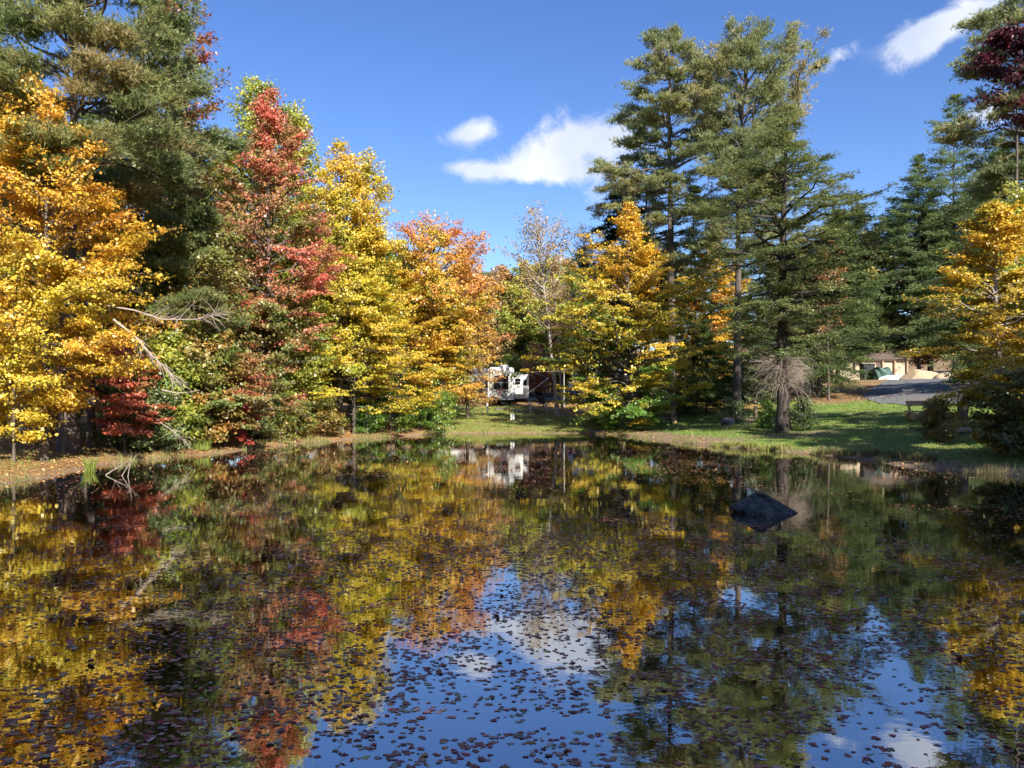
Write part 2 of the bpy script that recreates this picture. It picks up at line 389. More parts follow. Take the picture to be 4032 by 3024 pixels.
tag(link('fallen_leaves', raw_mesh('fallen_leaves', kites(P, Nn, sz, sz * .8), 4, C, M_flat)), 'tan and orange fallen leaves littering the banks and lawns', 'leaves', kind='stuff')
def gf(x, y, s):
    g_, l_, d__ = zones(x, y, s); return g_ * (1 - .75 * l_) * (1 - .8 * d__)
x_, y_, s_ = scatter(420000, gf, (-22, 40, 18, 72))
n = len(x_); P = np.stack([x_, y_, hgt(x_, y_, s_) - .01], 1)
hh = rng.uniform(.03, .085, n) * (1 + .8 * fbm(x_ * .8, y_ * .8, 91)); wd = rng.uniform(.008, .018, n)
an = rng.uniform(0, 2 * math.pi, n); U = np.stack([np.cos(an), np.sin(an), 0 * an], 1)
tip = P + np.stack([rng.normal(0, .03, n), rng.normal(0, .03, n), hh], 1)
V = np.stack([P - U * wd[:, None], P + U * wd[:, None], tip], 1)
C = pick([(.09, .19, .02), (.16, .31, .035), (.26, .40, .06), (.42, .45, .12)], np.clip(rng.normal(.45, .22, n) + (fbm(x_ * .5, y_ * .5, 95) - .5), 0, 1), .15)
tag(link('lawn_grass', raw_mesh('lawn_grass', V, 3, C, M_grass)), 'short green grass of the lawns round the pond', 'grass', kind='stuff')
def tuft(name, px, d, label, cat, n=260, r=.3, h=.45, pal=((.16, .24, .04), (.30, .38, .06), (.45, .42, .14)), z=None, w=.012, group=None):
    cx, cy = W(px, d), d; cz = max(G(cx, cy), -.05) if z is None else z
    a_ = rng.uniform(0, 2 * math.pi, n); rr = r * np.sqrt(rng.random(n)) * .7
    B = np.stack([np.cos(a_) * rr, np.sin(a_) * rr, np.zeros(n)], 1)
    hh = h * rng.uniform(.45, 1.1, n); out_ = np.stack([np.cos(a_), np.sin(a_), np.zeros(n)], 1) * (rng.uniform(.1, .7, n) * hh)[:, None]
    t_ = rng.uniform(0, 2 * math.pi, n); U = np.stack([np.cos(t_), np.sin(t_), 0 * t_], 1) * w
    Md = B + out_ * .35 + np.stack([0 * hh, 0 * hh, hh * .65], 1); T = B + out_ + np.stack([0 * hh, 0 * hh, hh * rng.uniform(.8, 1, n)], 1)
    V = np.concatenate([np.stack([B - U, B + U, Md + U * .8, Md - U * .8], 1), np.stack([Md - U * .8, Md + U * .8, T, T - U * .1], 1)])
    i_ = rng.random(n); C = pick(pal, i_, .15); C = np.concatenate([C, C])
    o = link(name, raw_mesh(name, V, 4, C, M_grass), loc=(cx, cy, cz)); return tag(o, label, cat, group)

nw = 46000; i_ = rng.integers(0, len(SH), nw); tt = rng.random(nw)[:, None]
Bp = SH[i_] * (1 - tt) + SH[(i_ + 1) % len(SH)] * tt + rng.normal(0, .28, (nw, 2)); ok = (Bp[:, 1] > 14) & (np.abs(Bp[:, 0] / Bp[:, 1]) < .75); Bp = Bp[ok]
s_ = sdist(Bp[:, 0], Bp[:, 1]); cl = fbm(Bp[:, 0] * 1.1, Bp[:, 1] * 1.1, 131, 3); azw = Bp[:, 0] / Bp[:, 1]
ok = (s_ > -.12) & (s_ < 1.3) & (rng.random(len(s_)) < sstep(.42, .62, cl) * np.where((azw > -.13) & (azw < .12), .35, np.where((azw < -.35) | (azw > .5), .25, 1))); Bp, s_ = Bp[ok], s_[ok]; n = len(s_)
P = np.stack([Bp[:, 0], Bp[:, 1], np.maximum(hgt(Bp[:, 0], Bp[:, 1], s_), -.02)], 1); hh = rng.uniform(.08, .34, n); an = rng.uniform(0, 6.28, n); U = np.stack([np.cos(an), np.sin(an), 0 * an], 1) * .008
tip = P + np.stack([rng.normal(0, .3, n) * hh, rng.normal(0, .3, n) * hh, hh], 1)
C = pick([(.12, .18, .04), (.24, .28, .07), (.40, .36, .14), (.46, .34, .18)], rng.random(n), .15)
tag(link('shore_weeds', raw_mesh('shore_weeds', np.stack([P - U, P + U, tip], 1), 3, C, M_grass)), 'ragged grass and weeds fringing the waterline', 'weeds', kind='stuff')

# ------------------------------------------------------------------ trees
def tubes_np(P, r, n):
    """P (N,K,3) polylines, r (N,K) radii -> verts, quads"""
    N_, K, _ = P.shape
    T = np.empty_like(P); T[:, 1:-1] = P[:, 2:] - P[:, :-2]; T[:, 0] = P[:, 1] - P[:, 0]; T[:, -1] = P[:, -1] - P[:, -2]; T = unit(T)
    ref = np.where(np.abs(T[..., 2:3]) < .9, np.array([0, 0, 1.]), np.array([1., 0, 0]))
    U = unit(np.cross(T, ref)); Wv = np.cross(T, U)
    a_ = np.arange(n) * 2 * math.pi / n
    V = P[:, :, None] + r[:, :, None, None] * (U[:, :, None] * np.cos(a_)[None, None, :, None] + Wv[:, :, None] * np.sin(a_)[None, None, :, None])
    base_ = np.arange(N_ * K * n).reshape(N_, K, n); nx_ = np.roll(base_, -1, 2)
    Q = np.stack([base_[:, :-1], nx_[:, :-1], nx_[:, 1:], base_[:, 1:]], -1).reshape(-1, 4)
    return V.reshape(-1, 3), Q
def tube_mesh(name, groups, mat):
    Vs, Qs, o = [], [], 0
    for P, r, n in groups:
        if len(P) == 0: continue
        v, q_ = tubes_np(P, r, n); Vs.append(v); Qs.append(q_ + o); o += len(v)
    V = np.concatenate(Vs); Q = np.concatenate(Qs); me = bpy.data.meshes.new(name)
    me.vertices.add(len(V)); me.vertices.foreach_set('co', V.astype(np.float32).ravel())
    me.loops.add(Q.size); me.loops.foreach_set('vertex_index', Q.astype(np.int32).ravel())
    me.polygons.add(len(Q)); me.polygons.foreach_set('loop_start', np.arange(0, Q.size, 4, dtype=np.int32)); me.polygons.foreach_set('loop_total', np.full(len(Q), 4, np.int32))
    me.polygons.foreach_set('use_smooth', np.ones(len(Q), bool))
    me.materials.append(mat); me.update(calc_edges=True); return me
def lerp_poly(P, t):
    """P (N,K,3), t (N,M) -> (N,M,3)"""
    K = P.shape[1]; k = np.clip(t, 0, .9999) * (K - 1); i = k.astype(int); f = (k - i)[..., None]
    r_ = np.arange(len(P))[:, None]; return P[r_, i] * (1 - f) + P[r_, i + 1] * f

def make_tree(name, loc, label, cat, Ht, prof, r0=.2, nl=70, el=(10, 45), droop=.1, ntw=7, twl=.45, kind='broad', pal=((.5, .3, .05),), palh=0.0,
              nleaf=30000, lsz=.12, spread=.16, flat=.5, bark=None, group=None, lean=(0, 0), asym=(0, 0), seed=1, jag=.34, tin=.3, twigs=True, wob=.25, inner=0.0, patch=1.0,
              forks=0, upb=.6, rz=0, whorl=0, base_h=0.0, dead=0):
    global rng
    keep_rng = rng; rng = np.random.default_rng(seed)
    if kind == 'needle': nleaf = int(nleaf * 1.75); lsz *= 1.15
    if kind == 'spray': nleaf = int(nleaf * 1.5); lsz *= 1.1
    if kind != 'broad': prof = [(a_, b_ * (1.22 if a_ < .97 else 1)) for a_, b_ in prof]
    else: nleaf = int(nleaf * 1.15); lsz *= 1.1; prof = [(a_, b_ * (1.1 if a_ < .9 else 1.25)) for a_, b_ in prof]
    e = thing(name, loc, label, cat, rz, group)
    K = 14; t = np.linspace(0, 1, K)
    tr = np.stack([lean[0] * t ** 1.3 + wob * np.sin(t * 5 + seed) * t * .5 + rng.normal(0, wob * .1, K) * t, lean[1] * t ** 1.3 + wob * np.cos(t * 4 + seed * 2) * t * .5, Ht * t], 1)
    tr[:, 2] -= .15 * (t == 0)
    rad = r0 * ((1 - t) ** .85 * .93 + .05); rad[0] *= 1.35; rad[1] *= 1.02
    groups = [(tr[None], rad[None], 10)]
    pt, pr = np.array([a_[0] for a_ in prof]), np.array([a_[1] for a_ in prof])
    lo = pt[0]
    # limbs
    u = (np.arange(nl) + rng.random(nl)) / nl
    if whorl: u = np.round(u * whorl) / whorl + rng.normal(0, .25 / whorl, nl); u = np.clip(u, 0, 1)
    th = lo + (pt[-1] - lo) * u ** .95
    az = np.arange(nl) * 2.39996 + rng.normal(0, .5, nl)
    rr = np.interp(th, pt, pr) * (1 + asym[0] * np.cos(az - asym[1])) * (1 + rng.normal(0, jag, nl)).clip(.35, 1.6)
    elv = np.radians(el[0] + (el[1] - el[0]) * (th - lo) / (pt[-1] - lo) + rng.normal(0, 7, nl))
    Lm = rr / np.cos(elv * .8)
    # start lower on the trunk so that the tip reaches th
    hz = th * Ht - np.sin(elv) * Lm * .6
    hz = np.clip(hz, base_h, Ht * .985)
    st = lerp_poly(tr[None], (hz / Ht)[None])[0]
    KL = 6; s = np.linspace(0, 1, KL)
    dirh = np.stack([np.cos(az), np.sin(az)], 1)
    Pl = np.empty((nl, KL, 3))
    Pl[:, :, :2] = st[:, None, :2] + dirh[:, None] * (np.cos(elv) * Lm)[:, None, None] * s[None, :, None]
    Pl[:, :, 2] = st[:, None, 2] + (np.sin(elv) * Lm)[:, None] * s - droop * Lm[:, None] * s ** 2
    Pl[:, 1:] += rng.normal(0, .045, (nl, KL - 1, 3)) * Lm[:, None, None]
    rl = (np.clip(.014 * Lm + .008, .008, .5) * (r0 / .25) ** .4)[:, None] * (1 - s * .85)
    groups.append((Pl, rl, 5))
    # twigs
    M = ntw; ts = tin + (1.02 - tin) * (np.arange(M)[None] + rng.random((nl, M))) / M
    o_ = lerp_poly(Pl, ts).reshape(-1, 3)
    side = np.where((np.arange(M) % 2)[None] == 0, 1, -1) * rng.uniform(.45, 1.25, (nl, M)) * (ts < .95)
    a2 = (az[:, None] + side).ravel()
    tl = (np.maximum(twl * Lm[:, None] * (1.15 - ts), .18 * twl / .45) * rng.uniform(.6, 1.3, (nl, M))).ravel()
    e2 = (np.repeat(elv, M) * .45 + rng.normal(0, .22, nl * M))
    Pt = np.empty((nl * M, 3, 3)); 
    for k in range(3):
        f = k / 2
        Pt[:, k, 0] = o_[:, 0] + np.cos(a2) * np.cos(e2) * tl * f; Pt[:, k, 1] = o_[:, 1] + np.sin(a2) * np.cos(e2) * tl * f
        Pt[:, k, 2] = o_[:, 2] + np.sin(e2) * tl * f - droop * .8 * tl * f * f
    if twigs: groups.append((Pt, (np.clip(tl * .012, .004, .03))[:, None] * np.array([1, .7, .3])[None], 3))
    if dead:   # short dead snags on the lower bare trunk
        hd = rng.uniform(.12, max(lo + .1, .3), dead) * Ht; sd = lerp_poly(tr[None], (hd / Ht)[None])[0]; ad = rng.uniform(0, 2 * math.pi, dead); ld = rng.uniform(.3, 1.0, dead) * pr.max() * .5
        dv = np.stack([np.cos(ad), np.sin(ad), rng.normal(-.05, .15, dead)], 1)
        Pd = sd[:, None] + dv[:, None] * (ld[:, None] * np.linspace(0, 1, 4))[:, :, None]; Pd[:, 1:] += rng.normal(0, .04, (dead, 3, 3))
        groups.append((Pd, np.full((dead, 1), .018) * np.array([1, .7, .5, .2]), 4))
    link('trunk', tube_mesh('trunk', groups, bark or M_bark), e)
    if nleaf:
        Q = Pt; mid = Q[:, 2]; gapn = fbm(mid[:, 0] * .75 + seed * 3.1 + mid[:, 1] * .3, mid[:, 2] * .95 + mid[:, 1] * .4, seed + 50, 3); w = tl * (.3 + 1.3 * sstep(.36, .6, gapn)); w = w / w.sum()
        ti = rng.choice(len(Q), nleaf, p=w)
        uu = (rng.random(nleaf) if kind != 'needle' else .45 + .65 * rng.random(nleaf)) * 1.08
        P = lerp_poly(Q[ti], uu[:, None])[:, 0]
        sp_ = spread * (1 + .5 * rng.random(len(Q)))[ti]
        P = P + rng.normal(0, 1, (nleaf, 3)) * sp_[:, None] * np.array([1, 1, flat])
        cen = np.stack([np.interp(P[:, 2], tr[:, 2], tr[:, 0]), np.interp(P[:, 2], tr[:, 2], tr[:, 1])], 1)
        outv = P[:, :2] - cen; rnow = np.linalg.norm(outv, axis=1); rmx = np.interp(P[:, 2] / Ht, pt, pr) + .2
        outd = np.concatenate([outv / (rnow[:, None] + 1e-6), np.zeros((nleaf, 1))], 1)
        # colour index: limb + twig + patch noise + height
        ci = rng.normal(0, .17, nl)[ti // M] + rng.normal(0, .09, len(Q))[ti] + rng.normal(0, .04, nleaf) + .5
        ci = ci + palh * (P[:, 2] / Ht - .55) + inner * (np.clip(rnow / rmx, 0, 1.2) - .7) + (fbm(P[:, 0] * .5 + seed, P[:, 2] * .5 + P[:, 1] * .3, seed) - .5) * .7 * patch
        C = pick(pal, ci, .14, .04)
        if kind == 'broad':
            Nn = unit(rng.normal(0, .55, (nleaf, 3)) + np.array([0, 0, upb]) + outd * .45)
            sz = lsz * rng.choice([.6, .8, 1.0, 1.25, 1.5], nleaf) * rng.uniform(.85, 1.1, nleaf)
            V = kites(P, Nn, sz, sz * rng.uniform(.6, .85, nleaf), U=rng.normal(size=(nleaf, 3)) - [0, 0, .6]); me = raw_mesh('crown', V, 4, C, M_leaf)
        elif kind == 'needle':   # tufts of long needles
            k = 7
            tv = unit(np.repeat(unit(Q[ti, 2] - Q[ti, 0]) * .5 + np.array([0, 0, .55]) + outd * .3, k, 0) + rng.normal(0, .55, (nleaf * k, 3)))
            Pn = np.repeat(P, k, 0); ln = lsz * rng.uniform(.7, 1.2, (nleaf * k, 1)); sdv = unit(np.cross(tv, rng.normal(size=(nleaf * k, 3)))) * lsz * .065
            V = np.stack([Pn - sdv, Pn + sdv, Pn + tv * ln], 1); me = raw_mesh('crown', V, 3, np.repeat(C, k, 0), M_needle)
        else:                    # flat feathery sprays of short needles
            k = 4
            tw = unit(Q[ti, 2] - Q[ti, 0]); Pn = np.repeat(P, k, 0)
            lt_ = unit(np.cross(tw, np.array([0, 0, 1.])) + 1e-6)
            sgn = np.where(rng.random((nleaf * k, 1)) < .5, 1, -1)
            U = unit(np.repeat(tw, k, 0) * .7 + np.repeat(lt_, k, 0) * sgn * rng.uniform(.2, 1, (nleaf * k, 1)) + rng.normal(0, .22, (nleaf * k, 3)) - [0, 0, .22])
            Nn = unit(rng.normal(0, .35, (nleaf * k, 3)) + [0, 0, 1]); ln = lsz * rng.uniform(.6, 1.25, nleaf * k)
            Pn = Pn + U * ln[:, None] * .5
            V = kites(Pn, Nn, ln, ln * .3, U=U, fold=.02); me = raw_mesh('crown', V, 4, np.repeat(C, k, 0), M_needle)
        link('crown', me, e)
    rng = keep_rng
    return e

YEL = ((.70, .56, .05), (.80, .52, .05), (.80, .45, .045), (.78, .38, .045))
GOLD = ((.58, .46, .05), (.76, .50, .045), (.78, .42, .04), (.72, .32, .04))
LEM = ((.36, .40, .04), (.62, .52, .05), (.78, .58, .06), (.80, .51, .05))
YGR = ((.20, .28, .04), (.36, .42, .06), (.52, .50, .07), (.62, .50, .08))
REDP = ((.24, .28, .07), (.40, .30, .09), (.60, .26, .12), (.70, .22, .12), (.76, .16, .10))
ORG = ((.24, .34, .04), (.66, .52, .05), (.78, .46, .05), (.80, .38, .08), (.78, .32, .10))
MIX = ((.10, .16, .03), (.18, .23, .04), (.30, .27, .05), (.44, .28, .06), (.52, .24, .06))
GRN = ((.06, .14, .02), (.12, .24, .03), (.22, .36, .04), (.40, .46, .05))
PINE = ((.15, .21, .07), (.23, .28, .09), (.32, .33, .11), (.42, .34, .13))
PINE2 = ((.20, .25, .10), (.28, .33, .13), (.37, .38, .15), (.48, .40, .17))
HEM = ((.10, .16, .055), (.16, .23, .075), (.23, .30, .095), (.30, .34, .12))
HEMD = ((.025, .045, .02), (.04, .065, .025), (.06, .09, .03))
SPR = ((.18, .26, .12), (.26, .34, .13), (.36, .41, .15))
MAR = ((.05, .01, .018), (.11, .015, .025), (.18, .02, .035))
BRN = ((.30, .24, .08), (.48, .33, .11), (.60, .36, .12), (.62, .26, .10))

def at(px, d, dx=0): x = W(px, d); return (x, d, G(x, d))
def T(name, px, d, top, label, cat='tree', prof=None, **kw):
    """prof radii are given in picture px at that distance"""
    loc = at(px, d); Ht = Z(top, d) - loc[2]
    prof = [(t_, r_ * d / F) for t_, r_ in prof]
    return make_tree(name, loc, label, cat, Ht, prof, **kw)

# ---- left bank
T('white_pine', 148, 29.5, -110, 'huge white pine with thick dark trunk and tufted green boughs on the left bank', prof=[(.50, 120), (.56, 190), (.64, 205), (.74, 200), (.86, 195), (.95, 130), (1, 30)],
  r0=.34, nl=74, el=(2, 28), droop=.06, ntw=9, twl=.5, kind='needle', pal=PINE, nleaf=26000, lsz=.2, spread=.2, flat=.5, seed=11, jag=.24, tin=.45, wob=.5, asym=(.1, 0), dead=24, bark=M_bark, whorl=22)
T('yellow_maple', 95, 26.5, 175, 'tall golden yellow tree in front of the big pine at the far left', prof=[(.14, 50), (.22, 115), (.34, 165), (.5, 168), (.68, 130), (.82, 85), (.93, 50), (1, 8)],
  r0=.13, nl=110, el=(8, 50), droop=.12, ntw=8, twl=.42, pal=YEL, palh=.35, nleaf=52000, lsz=.095, spread=.13, flat=.5, seed=12, wob=.4, patch=.9)
T('leaning_trunk_tree', 198, 31, 330, 'slimmer grey trunk with golden foliage just right of the big pine trunk', prof=[(.35, 40), (.6, 80), (.8, 70), (1, 20)],
  r0=.17, nl=30, el=(20, 50), nleaf=7000, lsz=.1, spread=.16, pal=GOLD, seed=13, lean=(-.4, 0))
T('yellow_sapling', 30, 25.5, 560, 'lemon yellow young tree low at the left frame edge', prof=[(.12, 60), (.4, 100), (.7, 80), (1, 15)],
  r0=.05, nl=50, el=(10, 45), nleaf=11000, lsz=.09, spread=.12, pal=LEM, seed=14)
T('mottled_maple', 385, 38, -60, 'tall maple with reddish tips rising behind the right side of the big pine', prof=[(.2, 60), (.4, 85), (.7, 80), (.9, 55), (1, 10)],
  r0=.2, nl=90, el=(15, 60), nleaf=26000, lsz=.12, spread=.16, pal=((.10, .13, .03), (.2, .17, .04), (.42, .18, .06), (.56, .10, .07)), palh=.8, seed=15)
T('olive_maple', 420, 36, 300, 'olive and bronze leaved tree in the shade below the big pine boughs', prof=[(.1, 60), (.4, 110), (.7, 90), (1, 15)],
  r0=.14, nl=80, el=(10, 50), nleaf=22000, lsz=.11, spread=.18, pal=MIX, seed=16)
T('young_pine', 400, 35, 425, 'young pine with soft green boughs standing left of the red maple', prof=[(.45, 60), (.6, 115), (.75, 110), (.9, 70), (1, 15)],
  r0=.11, nl=26, el=(5, 25), droop=.05, ntw=8, kind='needle', pal=PINE, nleaf=5500, lsz=.17, spread=.14, flat=.5, seed=17, tin=.35, dead=14)
T('yellow_green_tree', 555, 47, 175, 'tall yellow green tree with forked top behind the red maple', prof=[(.3, 60), (.5, 90), (.7, 85), (.85, 60), (.95, 40), (1, 8)],
  r0=.2, nl=100, el=(20, 65), nleaf=30000, lsz=.13, spread=.16, pal=YGR, seed=18, jag=.35)
T('yellow_green_tree', 640, 49, 222, 'yellow green tree with airy top right behind the red maple', prof=[(.3, 50), (.5, 60), (.75, 55), (.92, 30), (1, 6)],
  r0=.16, nl=80, el=(20, 65), nleaf=17000, lsz=.13, spread=.16, pal=YGR, palh=.4, seed=19, jag=.35)
T('red_maple', 583, 41, 190, 'tall red maple with a pointed crown on the left bank', prof=[(.1, 50), (.28, 92), (.45, 104), (.62, 96), (.78, 68), (.9, 34), (1, 5)],
  r0=.17, nl=140, el=(8, 60), droop=.1, ntw=7, nleaf=44000, lsz=.105, spread=.13, flat=.4, pal=REDP, palh=.4, seed=20, inner=.3)
T('yellow_ash', 735, 47, 312, 'tall yellow tree with two peaks right of the red maple', prof=[(.2, 80), (.4, 105), (.6, 100), (.78, 75), (.92, 32), (1, 5)],
  r0=.18, nl=110, el=(12, 62), nleaf=36000, lsz=.12, spread=.15, flat=.6, pal=LEM, palh=.5, seed=21)
T('yellow_ash', 790, 48, 325, 'slightly shorter yellow green tree forming the right peak beside the tall yellow tree', prof=[(.2, 50), (.4, 65), (.65, 58), (.9, 30), (1, 5)],
  r0=.15, nl=90, el=(15, 62), nleaf=22000, lsz=.12, spread=.15, pal=LEM, palh=.1, seed=22)
T('yellow_beech', 765, 47, 560, 'layered bright yellow beech spreading low over the left bank', prof=[(.12, 90), (.3, 130), (.5, 125), (.75, 80), (1, 15)],
  r0=.11, nl=80, el=(2, 30), droop=.08, ntw=8, twl=.5, nleaf=30000, lsz=.105, spread=.12, flat=.22, pal=((.46, .50, .05), (.72, .62, .05), (.80, .60, .05), (.80, .52, .05)), seed=23, upb=1.0)
T('orange_maple', 935, 54, 468, 'broad orange maple left of the white camper', prof=[(.15, 78), (.35, 105), (.6, 118), (.8, 95), (.93, 55), (1, 15)],
  r0=.2, nl=120, el=(8, 55), nleaf=40000, lsz=.125, spread=.16, flat=.5, pal=ORG, palh=.6, seed=24, inner=.25)
T('orange_maple', 1010, 60, 540, 'smaller orange maple at the right shoulder of the broad orange maple', prof=[(.44, 36), (.55, 50), (.7, 50), (.88, 32), (1, 8)],
  r0=.13, nl=80, el=(8, 55), nleaf=17000, lsz=.125, spread=.15, flat=.5, pal=ORG, palh=.4, seed=124)
T('gold_beech', 940, 54, 600, 'golden beech whose low boughs hang over the lawn just left of the white camper', prof=[(.12, 40), (.35, 62), (.6, 70), (1, 12)],
  r0=.1, asym=(.3, math.pi), nl=80, el=(0, 35), droop=.1, ntw=8, nleaf=24000, lsz=.11, spread=.12, flat=.25, pal=((.66, .56, .05), (.80, .52, .05), (.80, .42, .05)), seed=25, upb=1.0)
T('amber_beech', 860, 50.5, 585, 'amber beech between the layered yellow beech and the orange maple', prof=[(.15, 60), (.35, 90), (.6, 80), (1, 12)],
  r0=.1, nl=80, el=(5, 40), droop=.06, nleaf=22000, lsz=.11, spread=.12, flat=.3, pal=((.56, .52, .05), (.74, .52, .05), (.76, .42, .05)), seed=26, upb=1.0)
T('red_sapling', 268, 30.5, 745, 'small scarlet maple sapling right of the big pine trunk', prof=[(.2, 45), (.5, 75), (.8, 60), (1, 20)],
  r0=.04, nl=45, el=(5, 45), nleaf=9000, lsz=.085, spread=.1, flat=.3, pal=((.44, .22, .07), (.60, .17, .08), (.70, .18, .08), (.72, .28, .09)), seed=27)
T('maple_sapling', 485, 35.6, 775, 'green and orange maple sapling leaning over the left shore', prof=[(.25, 60), (.5, 105), (.75, 95), (1, 40)],
  r0=.05, nl=45, el=(-5, 35), droop=.15, nleaf=9500, lsz=.11, spread=.12, flat=.3, pal=((.22, .28, .07), (.30, .30, .09), (.46, .26, .09), (.62, .2, .09)), seed=28, upb=1.0)
T('scarlet_sapling', 517, 36.3, 860, 'tiny scarlet maple sprig hanging over the water at the left shore', cat='sapling', prof=[(.15, 22), (.5, 34), (.9, 26), (1, 8)],
  r0=.02, nl=22, el=(-15, 30), droop=.2, nleaf=1200, lsz=.12, spread=.06, flat=.6, pal=((.6, .08, .06), (.68, .14, .09)), seed=29, upb=.9)
T('young_maple', 560, 40, 640, 'young maple with scarlet sprays under the tall red maple', prof=[(.2, 60), (.5, 85), (.8, 70), (1, 20)],
  r0=.08, nl=60, el=(5, 45), nleaf=12000, lsz=.1, spread=.14, flat=.35, pal=((.14, .22, .04), (.26, .27, .06), (.34, .26, .07), (.62, .14, .08)), seed=30, patch=1.3)
# shaded understory of the left woods
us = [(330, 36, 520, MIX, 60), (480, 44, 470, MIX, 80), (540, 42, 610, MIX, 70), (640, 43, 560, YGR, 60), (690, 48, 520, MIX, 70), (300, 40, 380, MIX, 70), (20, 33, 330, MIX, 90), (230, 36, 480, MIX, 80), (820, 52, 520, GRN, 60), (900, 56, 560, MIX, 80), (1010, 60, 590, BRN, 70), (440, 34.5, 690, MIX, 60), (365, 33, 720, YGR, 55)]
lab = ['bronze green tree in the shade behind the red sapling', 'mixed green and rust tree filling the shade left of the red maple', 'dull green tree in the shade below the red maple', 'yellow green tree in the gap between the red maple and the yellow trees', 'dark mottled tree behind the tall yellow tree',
       'rust tinged tree behind the big pine trunk', 'rust and green tree behind the golden yellow tree at the far left', 'brownish tree seen between the golden yellow tree and the big pine', 'dark green tree behind the amber beech', 'mottled tree behind the orange maple', 'brown tree peeping over the right shoulder of the orange maple',
       'low mottled green tree behind the maple sapling', 'low yellow green tree beside the dead pine branches']
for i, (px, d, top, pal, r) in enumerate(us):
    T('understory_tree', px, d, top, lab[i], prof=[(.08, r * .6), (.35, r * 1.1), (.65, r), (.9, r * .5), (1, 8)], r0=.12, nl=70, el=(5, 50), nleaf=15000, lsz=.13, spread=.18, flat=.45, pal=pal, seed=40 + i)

# ---- middle
T('birch', 1204, 61, 455, 'leaning pale birch with few orange leaves right of the camper', prof=[(.4, 25), (.6, 60), (.8, 62), (.95, 40), (1, 10)],
  r0=.17, nl=70, el=(30, 65), droop=0, ntw=8, nleaf=5200, lsz=.11, spread=.18, pal=BRN, seed=60, lean=(-2.0, 0), bark=M_barkg)
T('birch', 1215, 62, 560, 'thin leaning grey trunk close to the right side of the birch', prof=[(.5, 20), (.8, 35), (1, 10)], r0=.1, nl=30, el=(30, 65), nleaf=1500, lsz=.11, pal=BRN, seed=61, lean=(-1.0, .3), bark=M_barkg)
T('bare_tree', 1262, 72, 492, 'nearly bare grey brown tree behind the left side of the golden beech', prof=[(.3, 35), (.5, 55), (.75, 55), (1, 12)], r0=.18, nl=100, el=(25, 65), droop=0, ntw=10, nleaf=4500, lsz=.12, pal=BRN, seed=62, bark=M_barkg)
T('bare_tree', 1315, 76, 500, 'second thinly leaved brown tree under the dark spruces', prof=[(.3, 35), (.5, 50), (.75, 50), (1, 12)], r0=.18, nl=90, el=(25, 65), droop=0, ntw=10, nleaf=7000, lsz=.12, pal=BRN, seed=63, bark=M_barkg)
T('small_red_maple', 1160, 80, 742, 'small dark red maple behind the camper awning', prof=[(.15, 18), (.5, 30), (.8, 24), (1, 6)], r0=.07, nl=50, el=(10, 50), nleaf=6000, lsz=.12, pal=((.5, .28, .1), (.62, .22, .10), (.66, .18, .09)), seed=64)
T('golden_beech', 1358, 52.5, 440, 'golden orange beech with pointed top and green skirt, right of the camper', prof=[(.03, 75), (.12, 112), (.25, 145), (.45, 150), (.62, 116), (.75, 66), (.88, 26), (1, 4)],
  r0=.16, nl=150, el=(0, 55), droop=.09, ntw=8, twl=.45, nleaf=60000, lsz=.13, spread=.14, flat=.32, pal=((.14, .28, .03), (.58, .50, .05), (.78, .56, .05), (.80, .50, .045), (.80, .44, .045)), palh=.85, asym=(.12, math.pi), seed=65, upb=.9, patch=.7)
T('green_maple', 1292, 55, 640, 'bright green tree under the golden beech beside the lawn', prof=[(.1, 40), (.4, 55), (.7, 45), (1, 8)], r0=.09, nl=70, el=(5, 50), nleaf=13000, lsz=.12, spread=.15, flat=.4, pal=GRN, palh=.3, seed=66)
T('orange_beech', 1535, 66, 508, 'orange beech seen between the two tall pines', prof=[(.15, 50), (.4, 65), (.7, 50), (1, 8)], r0=.14, nl=90, el=(5, 50), nleaf=18000, lsz=.14, spread=.16, flat=.4, pal=GOLD, seed=67)
T('tall_pine', 1449, 58, 62, 'left of the two tallest pines, with a narrow pointed top against the sky', prof=[(.38, 50), (.5, 92), (.62, 118), (.72, 108), (.82, 88), (.92, 54), (.97, 28), (1, 10)],
  r0=.36, nl=84, el=(-2, 22), droop=.02, ntw=9, twl=.5, kind='needle', pal=PINE2, nleaf=21000, lsz=.22, spread=.2, flat=.38, seed=70, jag=.3, tin=.35, wob=.3, dead=26, asym=(.15, math.pi), whorl=20)
T('tall_pine', 1590, 54.5, 78, 'right of the two tallest pines, with a broad fanned top against the sky', prof=[(.44, 50), (.58, 95), (.7, 100), (.8, 102), (.9, 98), (.97, 70), (1, 45)],
  r0=.30, nl=90, el=(5, 55), droop=-.04, ntw=9, twl=.42, kind='needle', pal=PINE2, nleaf=22000, lsz=.21, spread=.18, flat=.6, seed=71, jag=.28, tin=.35, wob=.4, dead=30, asym=(.2, 0), lean=(.7, 0))
T('great_hemlock', 1692, 43, 225, 'large open hemlock with stout dark trunk on the right lawn', prof=[(.24, 75), (.35, 105), (.5, 128), (.64, 128), (.78, 98), (.9, 50), (1, 6)],
  r0=.36, nl=130, el=(-8, 30), droop=.12, ntw=10, twl=.5, kind='spray', pal=((.17, .23, .08), (.25, .31, .11), (.34, .37, .13), (.42, .39, .16)), whorl=17, nleaf=31000, lsz=.13, spread=.13, flat=.3, seed=72, jag=.42, tin=.3, wob=.3, dead=20, bark=M_barkd, asym=(.12, 0))
T('spruce', 1345, 68, 330, 'dark spruce silhouetted left behind the left tall pine', prof=[(.3, 60), (.45, 62), (.7, 42), (.9, 18), (1, 3)], r0=.2, nl=90, el=(-15, 10), droop=.12, kind='spray', pal=HEMD, nleaf=13000, lsz=.2, spread=.14, flat=.4, seed=73)
